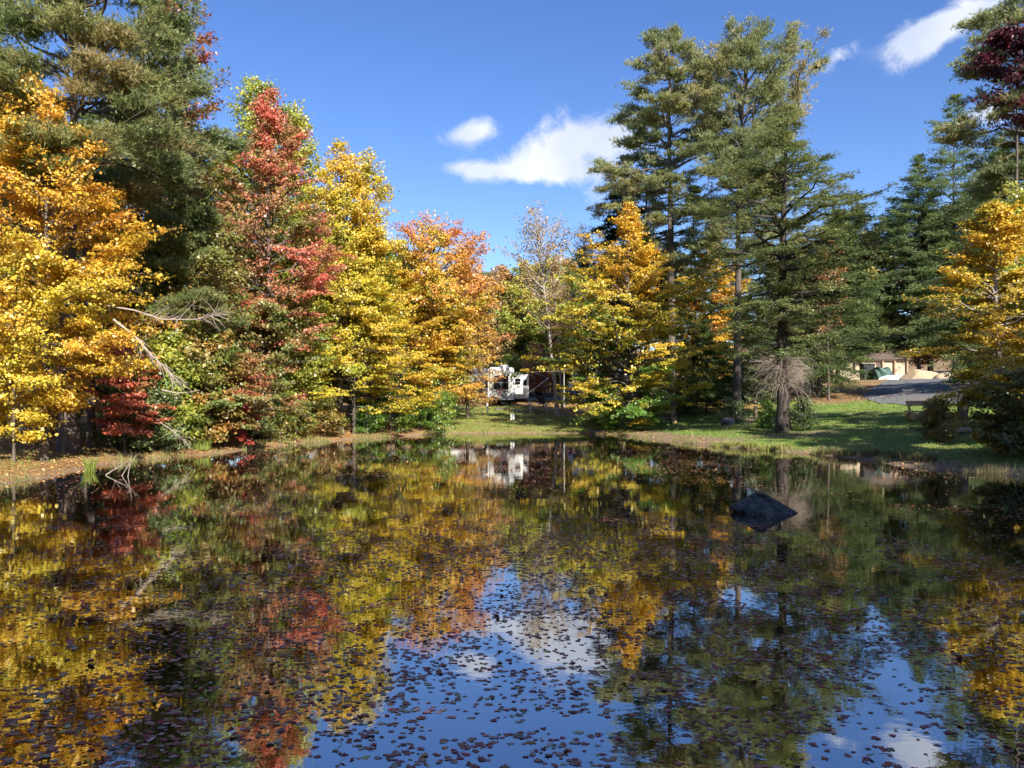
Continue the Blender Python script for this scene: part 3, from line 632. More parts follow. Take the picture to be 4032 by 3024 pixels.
T('spruce', 1395, 70, 280, 'dark spruce between the left tall pine and its neighbour spruce', prof=[(.3, 70), (.45, 72), (.7, 48), (.9, 20), (1, 3)], r0=.2, nl=90, el=(-15, 10), droop=.12, kind='spray', pal=HEMD, nleaf=13000, lsz=.2, spread=.14, flat=.4, seed=74)
T('spruce', 1500, 66, 400, 'dark spruce filling the gap between the two tall pines', prof=[(.15, 60), (.45, 62), (.7, 48), (.9, 20), (1, 3)], r0=.2, nl=90, el=(-15, 10), droop=.12, kind='spray', pal=HEM, nleaf=13000, lsz=.2, spread=.14, flat=.4, seed=75)
T('young_hemlock', 1525, 60, 690, 'young green hemlock beside the log bench under the golden beech', prof=[(.06, 55), (.3, 60), (.6, 42), (1, 4)], r0=.08, nl=80, el=(-5, 25), droop=.12, kind='spray', pal=((.07, .12, .03), (.11, .18, .045), (.16, .24, .06)), nleaf=11000, lsz=.13, spread=.12, flat=.35, seed=76)
T('young_hemlock', 1605, 58, 655, 'young hemlock directly behind the trunk of the right tall pine', prof=[(.1, 60), (.3, 68), (.6, 52), (1, 5)], r0=.08, nl=80, el=(-5, 25), droop=.12, kind='spray', pal=((.07, .12, .03), (.12, .18, .045), (.18, .25, .07)), nleaf=13000, lsz=.13, spread=.12, flat=.35, seed=77)
T('young_hemlock', 1445, 64, 720, 'dark young hemlock behind the backrest of the left log bench', prof=[(.05, 45), (.3, 50), (.6, 36), (1, 4)], r0=.08, nl=70, el=(-5, 25), droop=.12, kind='spray', pal=HEM, nleaf=9000, lsz=.13, spread=.12, flat=.35, seed=78)
# ---- right
rt = [('hemlock', 1770, 66, 500, 85, HEM, 'hemlock just right of the great hemlock trunk'), ('hemlock', 1720, 78, 470, 80, ((.16, .20, .06), (.24, .26, .08), (.32, .31, .10)), 'olive hemlock behind the great hemlock'), ('hemlock', 1810, 80, 450, 75, HEM, 'dark hemlock behind the rusty red maple'), ('hemlock', 1850, 99, 440, 80, ((.16, .20, .06), (.24, .26, .08), (.32, .31, .10)), 'olive hemlock left of the cabin roof in the right woods'),
      ('hemlock', 1930, 100, 425, 85, SPR, 'bluish hemlock rising above the tan cabin'), ('hemlock', 1985, 93, 330, 85, SPR, 'hemlock leaning on the left flank of the tallest right hemlock'),
      ('hemlock', 2062, 92, 200, 105, SPR, 'tallest blue green hemlock in the right woods'), ('hemlock', 2150, 58, 300, 95, HEM, 'hemlock behind the top of the yellow beech at the right edge')]
for i, (nm, px, d, top, r, pal, lb) in enumerate(rt):
    T(nm, px, d, top, lb, prof=[(.15 if d < 90 and 1790 < px < 2010 else .1, r * .95), (.3, r * 1.05), (.5, r * .9), (.7, r * .62), (.88, r * .28), (1, 2)], r0=.22, nl=150, el=(-8, 28), droop=.1, ntw=9, kind='spray', pal=pal, nleaf=26000, lsz=.17 if d < 80 else .24, spread=.2, flat=.45, seed=90 + i, dead=12, jag=.25, bark=M_barkd)
T('rust_maple', 1790, 63, 520, 'rusty red maple showing between the hemlocks', prof=[(.4, 25), (.7, 35), (1, 8)], r0=.09, nl=50, el=(10, 50), nleaf=5000, lsz=.13, pal=((.3, .2, .07), (.42, .2, .08), (.5, .28, .08)), seed=97)
T('edge_pine', 2235, 36, -80, 'white pine reaching in from the top right corner', prof=[(.4, 70), (.6, 100), (.8, 110), (.93, 90), (1, 30)], r0=.28, nl=60, el=(0, 22), droop=.02, ntw=9, twl=.5, kind='needle', pal=PINE2, nleaf=12000, lsz=.2, spread=.16, flat=.4, seed=98, tin=.4, bark=M_barkd)
T('maroon_maple', 2195, 34, 60, 'dark maroon maple boughs below the pine in the top right corner', prof=[(.76, 30), (.84, 60), (.92, 60), (1, 25)], r0=.13, nl=42, el=(0, 35), nleaf=9000, lsz=.11, spread=.13, flat=.4, pal=MAR, seed=99)
T('right_hemlock', 2215, 38, 190, 'thin olive hemlock at the right frame edge', prof=[(.3, 70), (.5, 75), (.8, 40), (1, 4)], r0=.16, nl=80, el=(-8, 25), kind='spray', pal=((.10, .12, .03), (.17, .18, .05), (.24, .22, .07)), nleaf=14000, lsz=.12, spread=.13, flat=.35, seed=100)
T('yellow_birch', 2190, 33, 400, 'pale stemmed yellow green birch at the right frame edge', prof=[(.3, 40), (.6, 55), (.9, 35), (1, 8)], r0=.08, nl=60, el=(15, 55), nleaf=9000, lsz=.1, spread=.14, pal=YGR, palh=.2, seed=101, bark=M_barkg)
T('right_beech', 2158, 30.5, 440, 'amber yellow beech with pale trunk on the right bank', prof=[(.16, 50), (.25, 80), (.45, 118), (.65, 100), (.85, 55), (1, 8)],
  r0=.16, nl=120, el=(-4, 45), droop=.12, ntw=8, twl=.5, nleaf=34000, lsz=.10, spread=.11, flat=.28, pal=((.34, .34, .04), (.58, .44, .04), (.74, .50, .045), (.78, .44, .05)), palh=.5, seed=102, upb=1.0, bark=M_barkg)
T('low_beech', 2195, 26.5, 800, 'low dark leaved beech sapling overhanging the right shore', prof=[(.1, 70), (.4, 90), (.8, 60), (1, 20)],
  r0=.04, nl=50, el=(-8, 35), droop=.12, nleaf=7000, lsz=.10, spread=.12, flat=.3, pal=((.07, .11, .02), (.2, .19, .03), (.5, .34, .04)), palh=.5, seed=103, upb=1.0)

# ---- background woods: templates copied far behind
def Tm(name, seed, **kw):
    e = make_tree(name, (0, 0, 0), 'x', 'tree', 15.0, kw.pop('prof'), seed=seed, **kw); return e
bgt = [Tm('background_tree', 201, prof=[(.1, 1.8), (.4, 3.0), (.7, 2.6), (1, .3)], nl=70, nleaf=13000, lsz=.2, spread=.25, pal=MIX),
       Tm('background_tree', 202, prof=[(.1, 1.8), (.4, 2.8), (.7, 2.3), (1, .3)], nl=70, nleaf=12000, lsz=.2, spread=.25, pal=BRN),
       Tm('background_hemlock', 203, prof=[(.05, 2.3), (.3, 2.6), (.7, 1.5), (1, .1)], nl=80, nleaf=8000, lsz=.26, spread=.2, pal=HEM, kind='spray', el=(-10, 20)),
       Tm('background_tree', 204, prof=[(.1, 1.8), (.4, 2.8), (.7, 2.4), (1, .3)], nl=70, nleaf=12000, lsz=.2, spread=.25, pal=YGR),
       Tm('background_pine', 205, prof=[(.3, 1.8), (.5, 2.8), (.8, 2.2), (1, .4)], nl=60, nleaf=5500, lsz=.3, spread=.25, pal=PINE, kind='needle', el=(0, 25), dead=16)]
used = [False] * 5
blab = [('mottled green and rust tree', 'brown and orange tree', 'dark green hemlock', 'yellow green tree', 'green pine')]
def bg(k, px, d, top, where, grp):
    o = bgt[k] if not used[k] else copy_tree(bgt[k]); used[k] = True
    loc = at(px, d); s = (Z(top, d) - loc[2]) / 15.0
    o.location = loc; o.scale = (s * random.uniform(.95, 1.3),) * 2 + (s,); o.rotation_euler = (0, 0, random.uniform(0, 6.28))
    o['label'] = blab[0][k] + ' ' + where; o['group'] = grp
    return o
for px, top in [(-160, 150), (-40, 180), (80, 220), (190, 240), (290, 260), (380, 300), (470, 350), (560, 360), (640, 400), (720, 450), (790, 480), (860, 540), (930, 560)]:
    bg(random.choice([0, 0, 3, 2]), px, random.uniform(56, 66), top, 'deep in the left woods behind the lit front trees', 'trees deep in the left woods')
for px, top in [(960, 620), (1010, 600), (1050, 590), (1085, 575), (1120, 600), (1160, 590), (1200, 600), (1240, 590), (1290, 600), (1340, 570)]:
    bg(random.choice([1, 0, 4, 1]), px, random.uniform(96, 112), top, 'in the far wood behind the campers', 'trees of the far wood behind the campers')
for px, top, k in [(1098, 590, 1), (1128, 560, 3), (1165, 570, 1), (1195, 550, 3), (1228, 560, 1), (1256, 540, 0), (1085, 690, 2), (1120, 675, 0), (1215, 680, 2), (1020, 660, 1), (1250, 690, 2), (975, 690, 2)]:
    bg(k, px, random.uniform(88, 93), top, 'low behind the road at the campsite', 'low trees behind the campsite road')
for px, top in [(1400, 520), (1470, 560), (1560, 520), (1640, 520), (1700, 540), (1760, 560), (1830, 500), (1890, 500), (2010, 460), (2080, 440), (2160, 420), (2240, 380), (2320, 300)]:
    bg(random.choice([2, 2, 4, 2, 0]), px, random.uniform(92, 104), top, 'deep in the right woods', 'trees deep in the right woods')
# trees round the near end of the pond, behind and beside the viewer (they shade the near water and the right lawn)
for k, x, y, h in [(4, -9, -9, 19), (2, -3, -10, 18), (0, 3, -11, 19), (4, 9, -9, 21), (2, 15, -6, 20), (3, 21, -2, 19), (0, -16, -8, 17), (2, 26, 3, 19), (4, 12, -14, 21), (2, 5, -17, 23), (2, -6, -16, 22), (0, 18, -11, 21)]:
    o = copy_tree(bgt[k]); s = h / 15; o.location = (x, y, G(x, y)); o.scale = (s * 1.15, s * 1.15, s); o.rotation_euler = (0, 0, random.uniform(0, 6))
    o['label'] = blab[0][k] + ' on the near bank behind the viewer'; o['group'] = 'trees on the near bank'
for k, x, y, h in [(2, 22, 17, 14), (2, 24, 11, 16), (4, 29, 26, 14), (4, 30, 13, 19)]:
    o = copy_tree(bgt[k]); s = h / 15; o.location = (x, y, G(x, y)); o.scale = (s * .9, s * .9, s); o.rotation_euler = (0, 0, random.uniform(0, 6))
    o['label'] = blab[0][k] + ' beyond the right edge of the view'; o['group'] = 'trees beyond the right edge'

# ---- shrubs
def shrub(px, d, top, r, pal, label, name='shrub', nleaf=3500, lsz=.09, seed=1, cat='shrub', group=None, **kw):
    return T(name, px, d, top, label, cat=cat, prof=[(.1, r * .8), (.45, r), (.8, r * .7), (1, r * .25)], r0=.025, nl=34, el=(15, 60), ntw=6, nleaf=nleaf, lsz=lsz, spread=.09, flat=.7, pal=pal, seed=seed, group=group, wob=.1, **kw)
sl = [(845, 49.5, 845, 50, GRN, 'bright green bush at the water under the yellow beech'), (905, 52, 840, 45, GRN, 'green bush at the left edge of the far lawn'), (800, 48, 870, 35, GRN, 'low green bush beside the left shore'),
      (700, 44.5, 850, 45, MIX, 'dull green bush on the left shore below the yellow beech'), (640, 42, 860, 40, MIX, 'dull bush left of the lit bank on the left shore'), (590, 40, 875, 35, MIX, 'grey green weeds by the left shore trunk'),
      (330, 31.5, 840, 55, HEM, 'dark bush under the red sapling'), (265, 32, 855, 45, HEM, 'dark bush right of the slimmer grey trunk'), (400, 34.5, 850, 50, HEM, 'dark bush left of the maple sapling'), (470, 38, 850, 50, HEM, 'dark bush behind the maple sapling'), (545, 39.5, 850, 45, HEM, 'dark bush behind the scarlet sprig'),
      (85, 30, 840, 30, BRN, 'brown leaved bush left of the big pine trunk'), (25, 33, 810, 45, MIX, 'green and yellow bush at the far left edge'), (130, 33, 800, 45, MIX, 'bush behind the big pine trunk'),
      (1305, 55, 840, 34, GRN, 'bright green bush at the right edge of the far lawn'), (1345, 55, 820, 48, GRN, 'green bush under the middle of the golden beech'), (1395, 61, 830, 40, GRN, 'green bush left of the left log bench'), (960, 50, 850, 28, GRN, 'small green bush where the far lawn meets the woods'),
      (1655, 46, 870, 16, GRN, 'small leafy shoot left of the great hemlock trunk'), (1735, 42.5, 862, 26, ((.06, .10, .03), (.12, .16, .04)), 'leafy green shrub right of the great hemlock trunk'),
      (1575, 53.5, 862, 30, HEM, 'dark low bush at the foot of the right tall pine'), (2028, 33.5, 868, 40, ((.14, .15, .04), (.26, .22, .05), (.4, .26, .06)), 'many stemmed olive shrub in front of the right log bench'),
      (2170, 27.5, 905, 40, ((.12, .14, .03), (.4, .3, .04), (.6, .38, .04)), 'yellow speckled shrub on the right shore')]
for i, (px, d, top, r, pal, lb) in enumerate(sl):
    shrub(px, d, top, r, pal, lb, seed=300 + i, nleaf=5000 if r > 30 else 1800)
for i, (px, d, top, r) in enumerate([(1730, 70, 790, 60), (1820, 92, 760, 60), (2105, 66, 800, 50), (2175, 52, 800, 60), (2230, 44, 800, 80), (1480, 64, 800, 60), (1640, 66, 800, 60)]):
    shrub(px, d, top, r, HEM, ['dark bush behind the stand of hemlocks', 'dark bush left of the tan cabin', 'dark bush behind the right tree stump', 'dark bush behind the pale beech trunk', 'dark bush at the right frame edge', 'dark undergrowth bush behind the left log bench', 'dark undergrowth bush behind the right tall pine'][i], seed=340 + i, nleaf=5000, lsz=.14)

# ---- dead twigs
def twig_mass(name, loc, label, cat, n, r, up, length, mat=M_twig, rad=.008, down=.8, parent=None, seed=5):
    g_ = np.random.default_rng(seed); a_ = g_.uniform(0, 2 * math.pi, n); h0 = g_.uniform(0, up, n); l_ = length * g_.uniform(.5, 1.15, n)
    s = np.linspace(0, 1, 7); dv = np.stack([np.cos(a_), np.sin(a_)], 1)
    P = np.zeros((n, 7, 3)); P[:, :, :2] = dv[:, None] * (l_[:, None] * np.sin(s * 1.5) * .9)[:, :, None] + dv[:, None] * r * .5
    P[:, :, 2] = h0[:, None] + l_[:, None] * (g_.uniform(-.3, .75, n)[:, None] * s * 1.3 - down * g_.uniform(.3, 1.5, n)[:, None] * s ** 2)
    P[:, 1:] += g_.normal(0, .075, (n, 6, 3)).cumsum(1) * .8
    me = tube_mesh(name, [(P, rad * g_.uniform(.6, 1.5, n)[:, None] * (1 - .8 * s)[None], 4)], mat)
    o = link(name, me, parent, loc); return tag(o, label, cat)
x0, y0, z0 = at(1692, 43)
hem = [o for o in col.objects if o.name.startswith('great_hemlock')][0]
twig_mass('dead_twigs', (0, 0, 2.5), 'skirt of bare grey dead twigs round the lower trunk', None, 430, .35, 1.7, 1.9, parent=hem, rad=.009)
twig_mass('dead_boughs', (.2, 0, 5.0), 'drooping grey dead boughs', None, 60, .4, 2.5, 3.0, parent=hem, down=.5, seed=9)
def branch(name, pts, r, label, cat, mat=M_twig, side=16, sl=.5, seed=3, droop=.3):
    g_ = np.random.default_rng(seed); m_ = MB(); n = len(pts); m_.tube(pts, [r * (1 - .8 * i / (n - 1)) for i in range(n)], 6)
    P = np.array(pts, float)[None]
    for k in range(side):
        t_ = g_.uniform(.25, 1); p0 = lerp_poly(P, np.array([[t_]]))[0, 0]; dv = P[0, -1] - P[0, 0]; dv = dv / np.linalg.norm(dv)
        q_ = dv + g_.normal(0, .55, 3); q_[2] -= droop * .4; q_ = q_ / np.linalg.norm(q_) * sl * g_.uniform(.4, 1.1)
        m_.tube([p0, p0 + q_ * .5 + g_.normal(0, .03, 3), p0 + q_ + [0, 0, -droop * sl * .3]], [r * .3, r * .2, r * .08], 4)
    o = m_.build(name, mat); return tag(o, label, cat)
def w3(px, py, d): return (W(px, d), d, Z(py, d))
branch('dead_branch', [w3(245, 690, 27.5), w3(290, 725, 27.4), w3(330, 770, 27.2), w3(362, 800, 27), w3(385, 825, 27)], .045, 'long dead pine branch sloping down toward the maple sapling', 'branch', side=40, sl=.7, droop=.6)
branch('dead_branch', [w3(230, 660, 27.5), w3(290, 670, 27.4), w3(350, 690, 27.3), w3(420, 690, 27.2), w3(475, 680, 27.2)], .04, 'upper dead pine branch with a bare brush of twigs at its tip', 'branch', side=44, sl=.8, seed=4, droop=.1)
branch('dead_branch', [w3(350, 842, 30), w3(375, 848, 30), w3(405, 848, 30), w3(430, 843, 30)], .035, 'short pale dead branch above the dark bush', 'branch', side=6, sl=.4, seed=6)
branch('dead_branch', [w3(335, 905, 30.5), w3(365, 925, 30.4), w3(385, 940, 30.3), w3(400, 950, 30.2)], .02, 'tangle of bare grey twigs over the left shore', 'branch', side=26, sl=.7, seed=7)
branch('sunken_branch', [w3(228, 1026, 24.2), w3(250, 1012, 24.4), w3(278, 995, 24.6)], .018, 'bare branch sticking up out of the water at the left shore', 'branch', side=5, sl=.5, seed=8, droop=-.3)
branch('sunken_branch', [(W(262, 24), 24, -.03), (W(272, 24), 24.1, .28), (W(288, 24), 24.2, .62)], .014, 'thin upright bare twig in the water beside the sunken branch', 'branch', side=4, sl=.25, seed=9, droop=-.3)
branch('sunken_branch', [(W(283, 24), 23.8, -.03), (W(287, 24), 23.8, .3), (W(292, 24), 23.8, .66)], .013, 'forked bare twig farthest right in the water off the left bank', 'branch', side=9, sl=.26, seed=10, droop=-.2)
branch('snag', [w3(1760, 520, 62), w3(1800, 475, 62), w3(1850, 430, 62)], .07, 'bare snag pointing up right of the great hemlock against the sky', 'branch', mat=M_barkd, side=12, sl=1.0, seed=12, droop=-.2)

# ---- shore grass tufts
tuft('grass_tuft', 435, 33.8, 'bright green grass tuft at the left waterline', 'grass tuft', n=500, r=.5, h=.55)
tuft('grass_tuft', 412, 33.8, 'small grass tuft beside the bright one on the left waterline', 'grass tuft', n=180, r=.3, h=.35)
tuft('grass_tuft', 195, 25.6, 'thin green sedge tuft standing in the water off the left bank', 'grass tuft', n=90, r=.22, h=.55, z=-.02)
tuft('grass_tuft', 1297, 51.8, 'overhanging dry brown tuft above the dark drain hole on the far shore', 'grass tuft', n=300, r=.6, h=.28, pal=((.3, .22, .1), (.42, .32, .14)))
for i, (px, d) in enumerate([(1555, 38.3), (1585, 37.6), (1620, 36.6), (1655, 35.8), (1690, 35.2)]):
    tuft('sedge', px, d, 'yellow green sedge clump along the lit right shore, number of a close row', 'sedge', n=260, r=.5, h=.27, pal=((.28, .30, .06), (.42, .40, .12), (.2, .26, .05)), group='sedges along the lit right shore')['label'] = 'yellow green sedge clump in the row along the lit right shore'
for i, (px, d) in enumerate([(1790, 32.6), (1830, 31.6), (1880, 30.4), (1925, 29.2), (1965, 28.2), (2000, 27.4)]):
    tuft('sedge', px, d, 'shaded dull sedge clump in the row along the dark right shore', 'sedge', n=200, r=.5, h=.35, pal=((.14, .15, .05), (.24, .2, .09)), group='sedges along the shaded right shore')  # same sedge as the lit row, with shade put into a duller palette

# ------------------------------------------------------------------ rocks
def rock(name, loc, sx, sy, sz, mat, label, seed=1, sub=4, power=1.0, cut=None, amp=.22, rf=.08):
    bm = bmesh.new(); bmesh.ops.create_icosphere(bm, subdivisions=sub, radius=1)
    g_ = np.random.default_rng(seed); pl = [unit(g_.normal(size=3)) for _ in range(9)]
    for v in bm.verts:
        p_ = np.array(v.co)
        for n_ in pl:
            d_ = p_ @ n_
            if d_ > .78: p_ = p_ - n_ * (d_ - .78) * .85
        r_ = 1 + amp * (fbm(np.array([p_[0] * 1.6 + seed]), np.array([p_[1] * 1.6 + p_[2] * 2.1]), seed)[0] - .5) + rf * (fbm(np.array([p_[0] * 6]), np.array([p_[1] * 6 + p_[2] * 7]), seed)[0] - .5)
        p_ = p_ * r_
        if cut: p_ = cut(p_)
        v.co = (p_[0] * sx, p_[1] * sy, p_[2] * sz)
    me = bpy.data.meshes.new(name); bm.to_mesh(me); bm.free(); me.materials.append(mat)
    for q_ in me.polygons: q_.use_smooth = True
    return tag(link(name, me, None, loc), label, 'rock')
def peak(p_):
    z = max(p_[2], -.5); k = min(max(0, z), 1)
    lf = np.interp(k, [0, .3, .45, .65, .85, 1], [.62, .82, .72, .5, .3, .12]); rt_ = np.interp(k, [0, .2, .4, .6, .85, 1], [1.02, .95, .72, .55, .28, .1])
    ph = math.atan2(p_[1], p_[0]); q_ = math.hypot(p_[0], p_[1]) / (math.sqrt(max(1 - k * k, .02)) + .05); q_ = min(q_, 1.1)
    ex = rt_ if p_[0] > 0 else lf
    return np.array([math.cos(ph) * q_ * ex, math.sin(ph) * q_ * (1 - .75 * k), z])
rock('boulder', (W(1648, 16.2), 16.4, -.04), .78, .66, .43, M_rockd, 'dark peaked boulder breaking the pond surface', 5, 6, cut=peak, amp=.34, rf=.13)
rock('boulder', (W(1573, 51), 51, G(W(1573, 51), 51) + .05), .5, .45, .5, M_rock, 'grey boulder left of the foot of the right tall pine', 3)
rock('boulder', at(1988, 80)[:2] + (Z(815, 80) - .2,), 2.1, 1.3, 1.15, M_rockt, 'big pale tan boulder at the crest of the road', 8)
rock('boulder', at(2045, 78)[:2] + (Z(818, 78) - .1,), 1.3, 1.0, .75, M_rockt, 'smaller pale boulder half hidden behind the yellow beech', 9)
rock('boulder', at(2085, 36)[:2] + (at(2085, 36)[2] + .1,), .4, .3, .25, M_rock, 'small grey stone at the foot of the stump by the right beech', 10)
rock('boulder', at(42, 33)[:2] + (at(42, 33)[2] + .12,), .35, .25, .14, M_white, 'small bright white stone on the bank at the far left', 12)

# ------------------------------------------------------------------ roads
def road(name, near, far_, nu=60, nv=24):
    near = np.array([(W(p_, d), d) for p_, d in near]); far_ = np.array([(W(p_, d), d) for p_, d in far_])
    A = lerp_poly(np.pad(near, ((0, 0), (0, 1)))[None], np.linspace(0, 1, nu)[None])[0]; B = lerp_poly(np.pad(far_, ((0, 0), (0, 1)))[None], np.linspace(0, 1, nu)[None])[0]
    t_ = np.linspace(0, 1, nv)[:, None, None]; P = (A[None] * (1 - t_) + B[None] * t_).reshape(-1, 3); P[:, 2] = hgt(P[:, 0], P[:, 1]) + .05
    f = [(j * nu + i, j * nu + i + 1, (j + 1) * nu + i + 1, (j + 1) * nu + i) for j in range(nv - 1) for i in range(nu - 1)]
    me = bpy.data.meshes.new(name); me.from_pydata([tuple(p_) for p_ in P], [], f); me.materials.append(M_asph)
    for q_ in me.polygons: q_.use_smooth = True
    return tag(link(name, me), kind='structure')
road('road', [(1862, 62), (1895, 56), (1960, 52.5), (2050, 50), (2130, 48.5), (2260, 47)], [(1872, 66), (1905, 74), (1955, 84), (2060, 86), (2200, 80), (2340, 66)])
road('campsite_road', [(960, 80), (1100, 79), (1250, 78.5), (1380, 80)], [(960, 86), (1100, 85), (1250, 85), (1380, 86)])

# ------------------------------------------------------------------ the white camper
RX, RY = W(1082, 69), 69.0; RZ = 1.74
rv = thing('camper_trailer', (RX, RY, RZ), 'white camper trailer parked rear to the pond with ladder and big dark rear window', 'camper')
b0, b1 = .62, 3.40       # floor and roof heights above ground
w = 1.16
prof_ = [(-w, b0), (w, b0), (w, b1 - .22), (w - .06, b1 - .08), (w - .2, b1), (-w + .2, b1), (-w + .06, b1 - .08), (-w, b1 - .22)]
MB().prism(prof_, 0, 10.2).build('body', M_white, rv, bevel=.02)
arch = MB()
ap = [(-.86, b0 + .95), (.84, b0 + .95), (.84, b1 - .75), (.74, b1 - .55), (.5, b1 - .45), (-.5, b1 - .43), (-.86, b1 - .47)]
inn = [(-.64, b0 + .90 + .05), (.63, b0 + .95), (.63, b1 - .72), (-.64, b1 - .72)]
arch.prism([(-1.0, b0 + .75), (.92, b0 + .75), (.92, b1 - .72), (.84, b1 - .5), (.62, b1 - .38), (-.7, b1 - .36), (-1.0, b1 - .45)], -.05, -.002)
arch.build('rear_panel', M_cream, rv, bevel=.015)
rw = MB().box(-.60, .68, -.075, -.052, 1.44, 2.68).build('window', M_black, rv, bevel=.01)
MB().box(-.57, .65, -.085, -.077, 1.47, 2.65).build('pane', M_glass, rw)
mu = MB().box(-.57, .65, -.1, -.087, 2.02, 2.05).box(-.01, .02, -.1, -.087, 1.47, 2.02); mu.build('mullion', M_metal, rw)
ld = MB()
for x_l in (-.98, -.66): ld.tube([(x_l, -.16, .75), (x_l, -.16, 3.3), (x_l, -.02, 3.45), (x_l, .3, 3.46)], .014, 6)
for k in range(8): ld.tube([(-.98, -.16, .95 + k * .31), (-.66, -.16, .95 + k * .31)], .012, 6)
ld.build('ladder', M_metal, rv)
MB().box(-1.2, 1.2, -.12, .0, .50, .60).build('bumper', M_metal, rv, bevel=.01)
for x_l in (-.93, .92): MB().tube([(x_l, -.001, 1.0), (x_l, -.035, 1.0)], .06, 16).build('tail_light', M_redl, rv)
for y_l, x_l in ((1.4, .25), (6.5, .2)):
    ac = MB().prism([(x_l - .4, b1), (x_l + .4, b1), (x_l + .36, b1 + .26), (x_l + .2, b1 + .32), (x_l - .22, b1 + .32), (x_l - .38, b1 + .24)], y_l, y_l + .9).build('air_conditioner', M_white, rv, bevel=.02)
MB().box(.35, .7, 3, 3.4, b1, b1 + .14).box(-.6, -.25, 4, 4.4, b1, b1 + .14).build('roof_vent', M_white, rv, bevel=.01)
# right slide outs
s1 = MB().box(w, w + .80, 1.6, 5.0, 1.02, 3.02).build('slide_out', M_white, rv, bevel=.02)
MB().box(w + .0, w + .86, 1.52, 5.05, 3.02, 3.08).build('slide_awning', M_black, s1)
sw = MB().box(w + .10, w + .58, 1.56, 1.60, 1.90, 2.42).build('window', M_glass, s1, bevel=.008)
MB().box(w + .08, w + .60, 1.575, 1.597, 1.87, 2.45).box(w + .10, w + .58, 1.55, 1.558, 2.15, 2.17).build('frame', M_white, sw)
MB().box(w, w + 1.45, 6.2, 9.2, .62, 3.05).build('slide_out', M_white, rv, bevel=.02)
s2 = [o for o in rv.children if o.name.startswith('slide_out')][-1]
MB().box(w + .92, w + 1.22, 6.16, 6.2, 1.88, 2.42).build('window', M_glass, s2, bevel=.008)
MB().box(w, w + 1.5, 6.1, 9.25, 3.05, 3.10).build('slide_awning', M_black, s2)
# left slide out
s3 = MB().box(-w - .56, -w, 2.0, 5.5, 1.02, 2.85).build('slide_out', M_white, rv, bevel=.02)
MB().box(-w - .30, -w - .03, 1.965, 2.0, 1.62, 2.2).build('window', M_glass, s3, bevel=.008)
MB().box(w + .001, w + .02, .5, 1.2, 1.9, 2.5).build('side_window', M_glass, rv)
MB().tube([(-w - .5, 2.2, 0), (-w - .5, 2.2, 1.02)], .05, 8).build('jack', M_metal, rv)
for x_l in (-.95, .95):
    for y_l in (5.6, 6.6):
        wh = MB().tube([(x_l - .12, y_l, .38), (x_l + .12, y_l, .38)], .38, 24).build('wheel', M_rubber, rv, bevel=.02)
        MB().tube([(x_l + (.121 if x_l > 0 else -.141), y_l, .38), (x_l + (.141 if x_l > 0 else -.121), y_l, .38)], .2, 16).build('hub', M_metal, wh)
MB().box(-.9, .9, .6, 10, .45, .615).build('chassis', M_black, rv)
MB().box(.0, .55, .2, .8, .12, .45).build('holding_tank', M_black, rv, bevel=.03)
for x_l in (-.8, .8):
    MB().tube([(x_l, .5, 0), (x_l, .5, .5)], .04, 8).build('stabiliser', M_black, rv)
# awning
aw = MB(); pts0 = [(w + 1.47, 3.12), (w + 2.1, 3.0), (w + 2.7, 2.78), (w + 3.2, 2.55)]
for i in range(3):
    (xa, za), (xb, zb) = pts0[i], pts0[i + 1]
    aw.add([(xa, 4.6, za), (xb, 4.6, zb), (xb, 9.2, zb), (xa, 9.2, za), (xa, 4.6, za - .02), (xb, 4.6, zb - .02), (xb, 9.2, zb - .02), (xa, 9.2, za - .02)], [(0, 1, 2, 3), (7, 6, 5, 4), (0, 4, 5, 1), (3, 2, 6, 7), (1, 5, 6, 2), (0, 3, 7, 4)])
awn = aw.build('awning', M_awn, rv)
MB().tube([(w + 3.2, 4.5, 2.54), (w + 3.2, 9.3, 2.54)], .06, 10).build('roller', M_white, awn)
for y_l in (4.6, 9.1): MB().tube([(w + 1.46, y_l, 1.2), (w + 2.4, y_l, 1.9), (w + 3.2, y_l, 2.52)], .025, 6).build('arm', M_metal, awn)
MB().box(w + 1.451, w + 1.475, 7.2, 7.9, .7, 2.75).build('door', M_grey, rv)
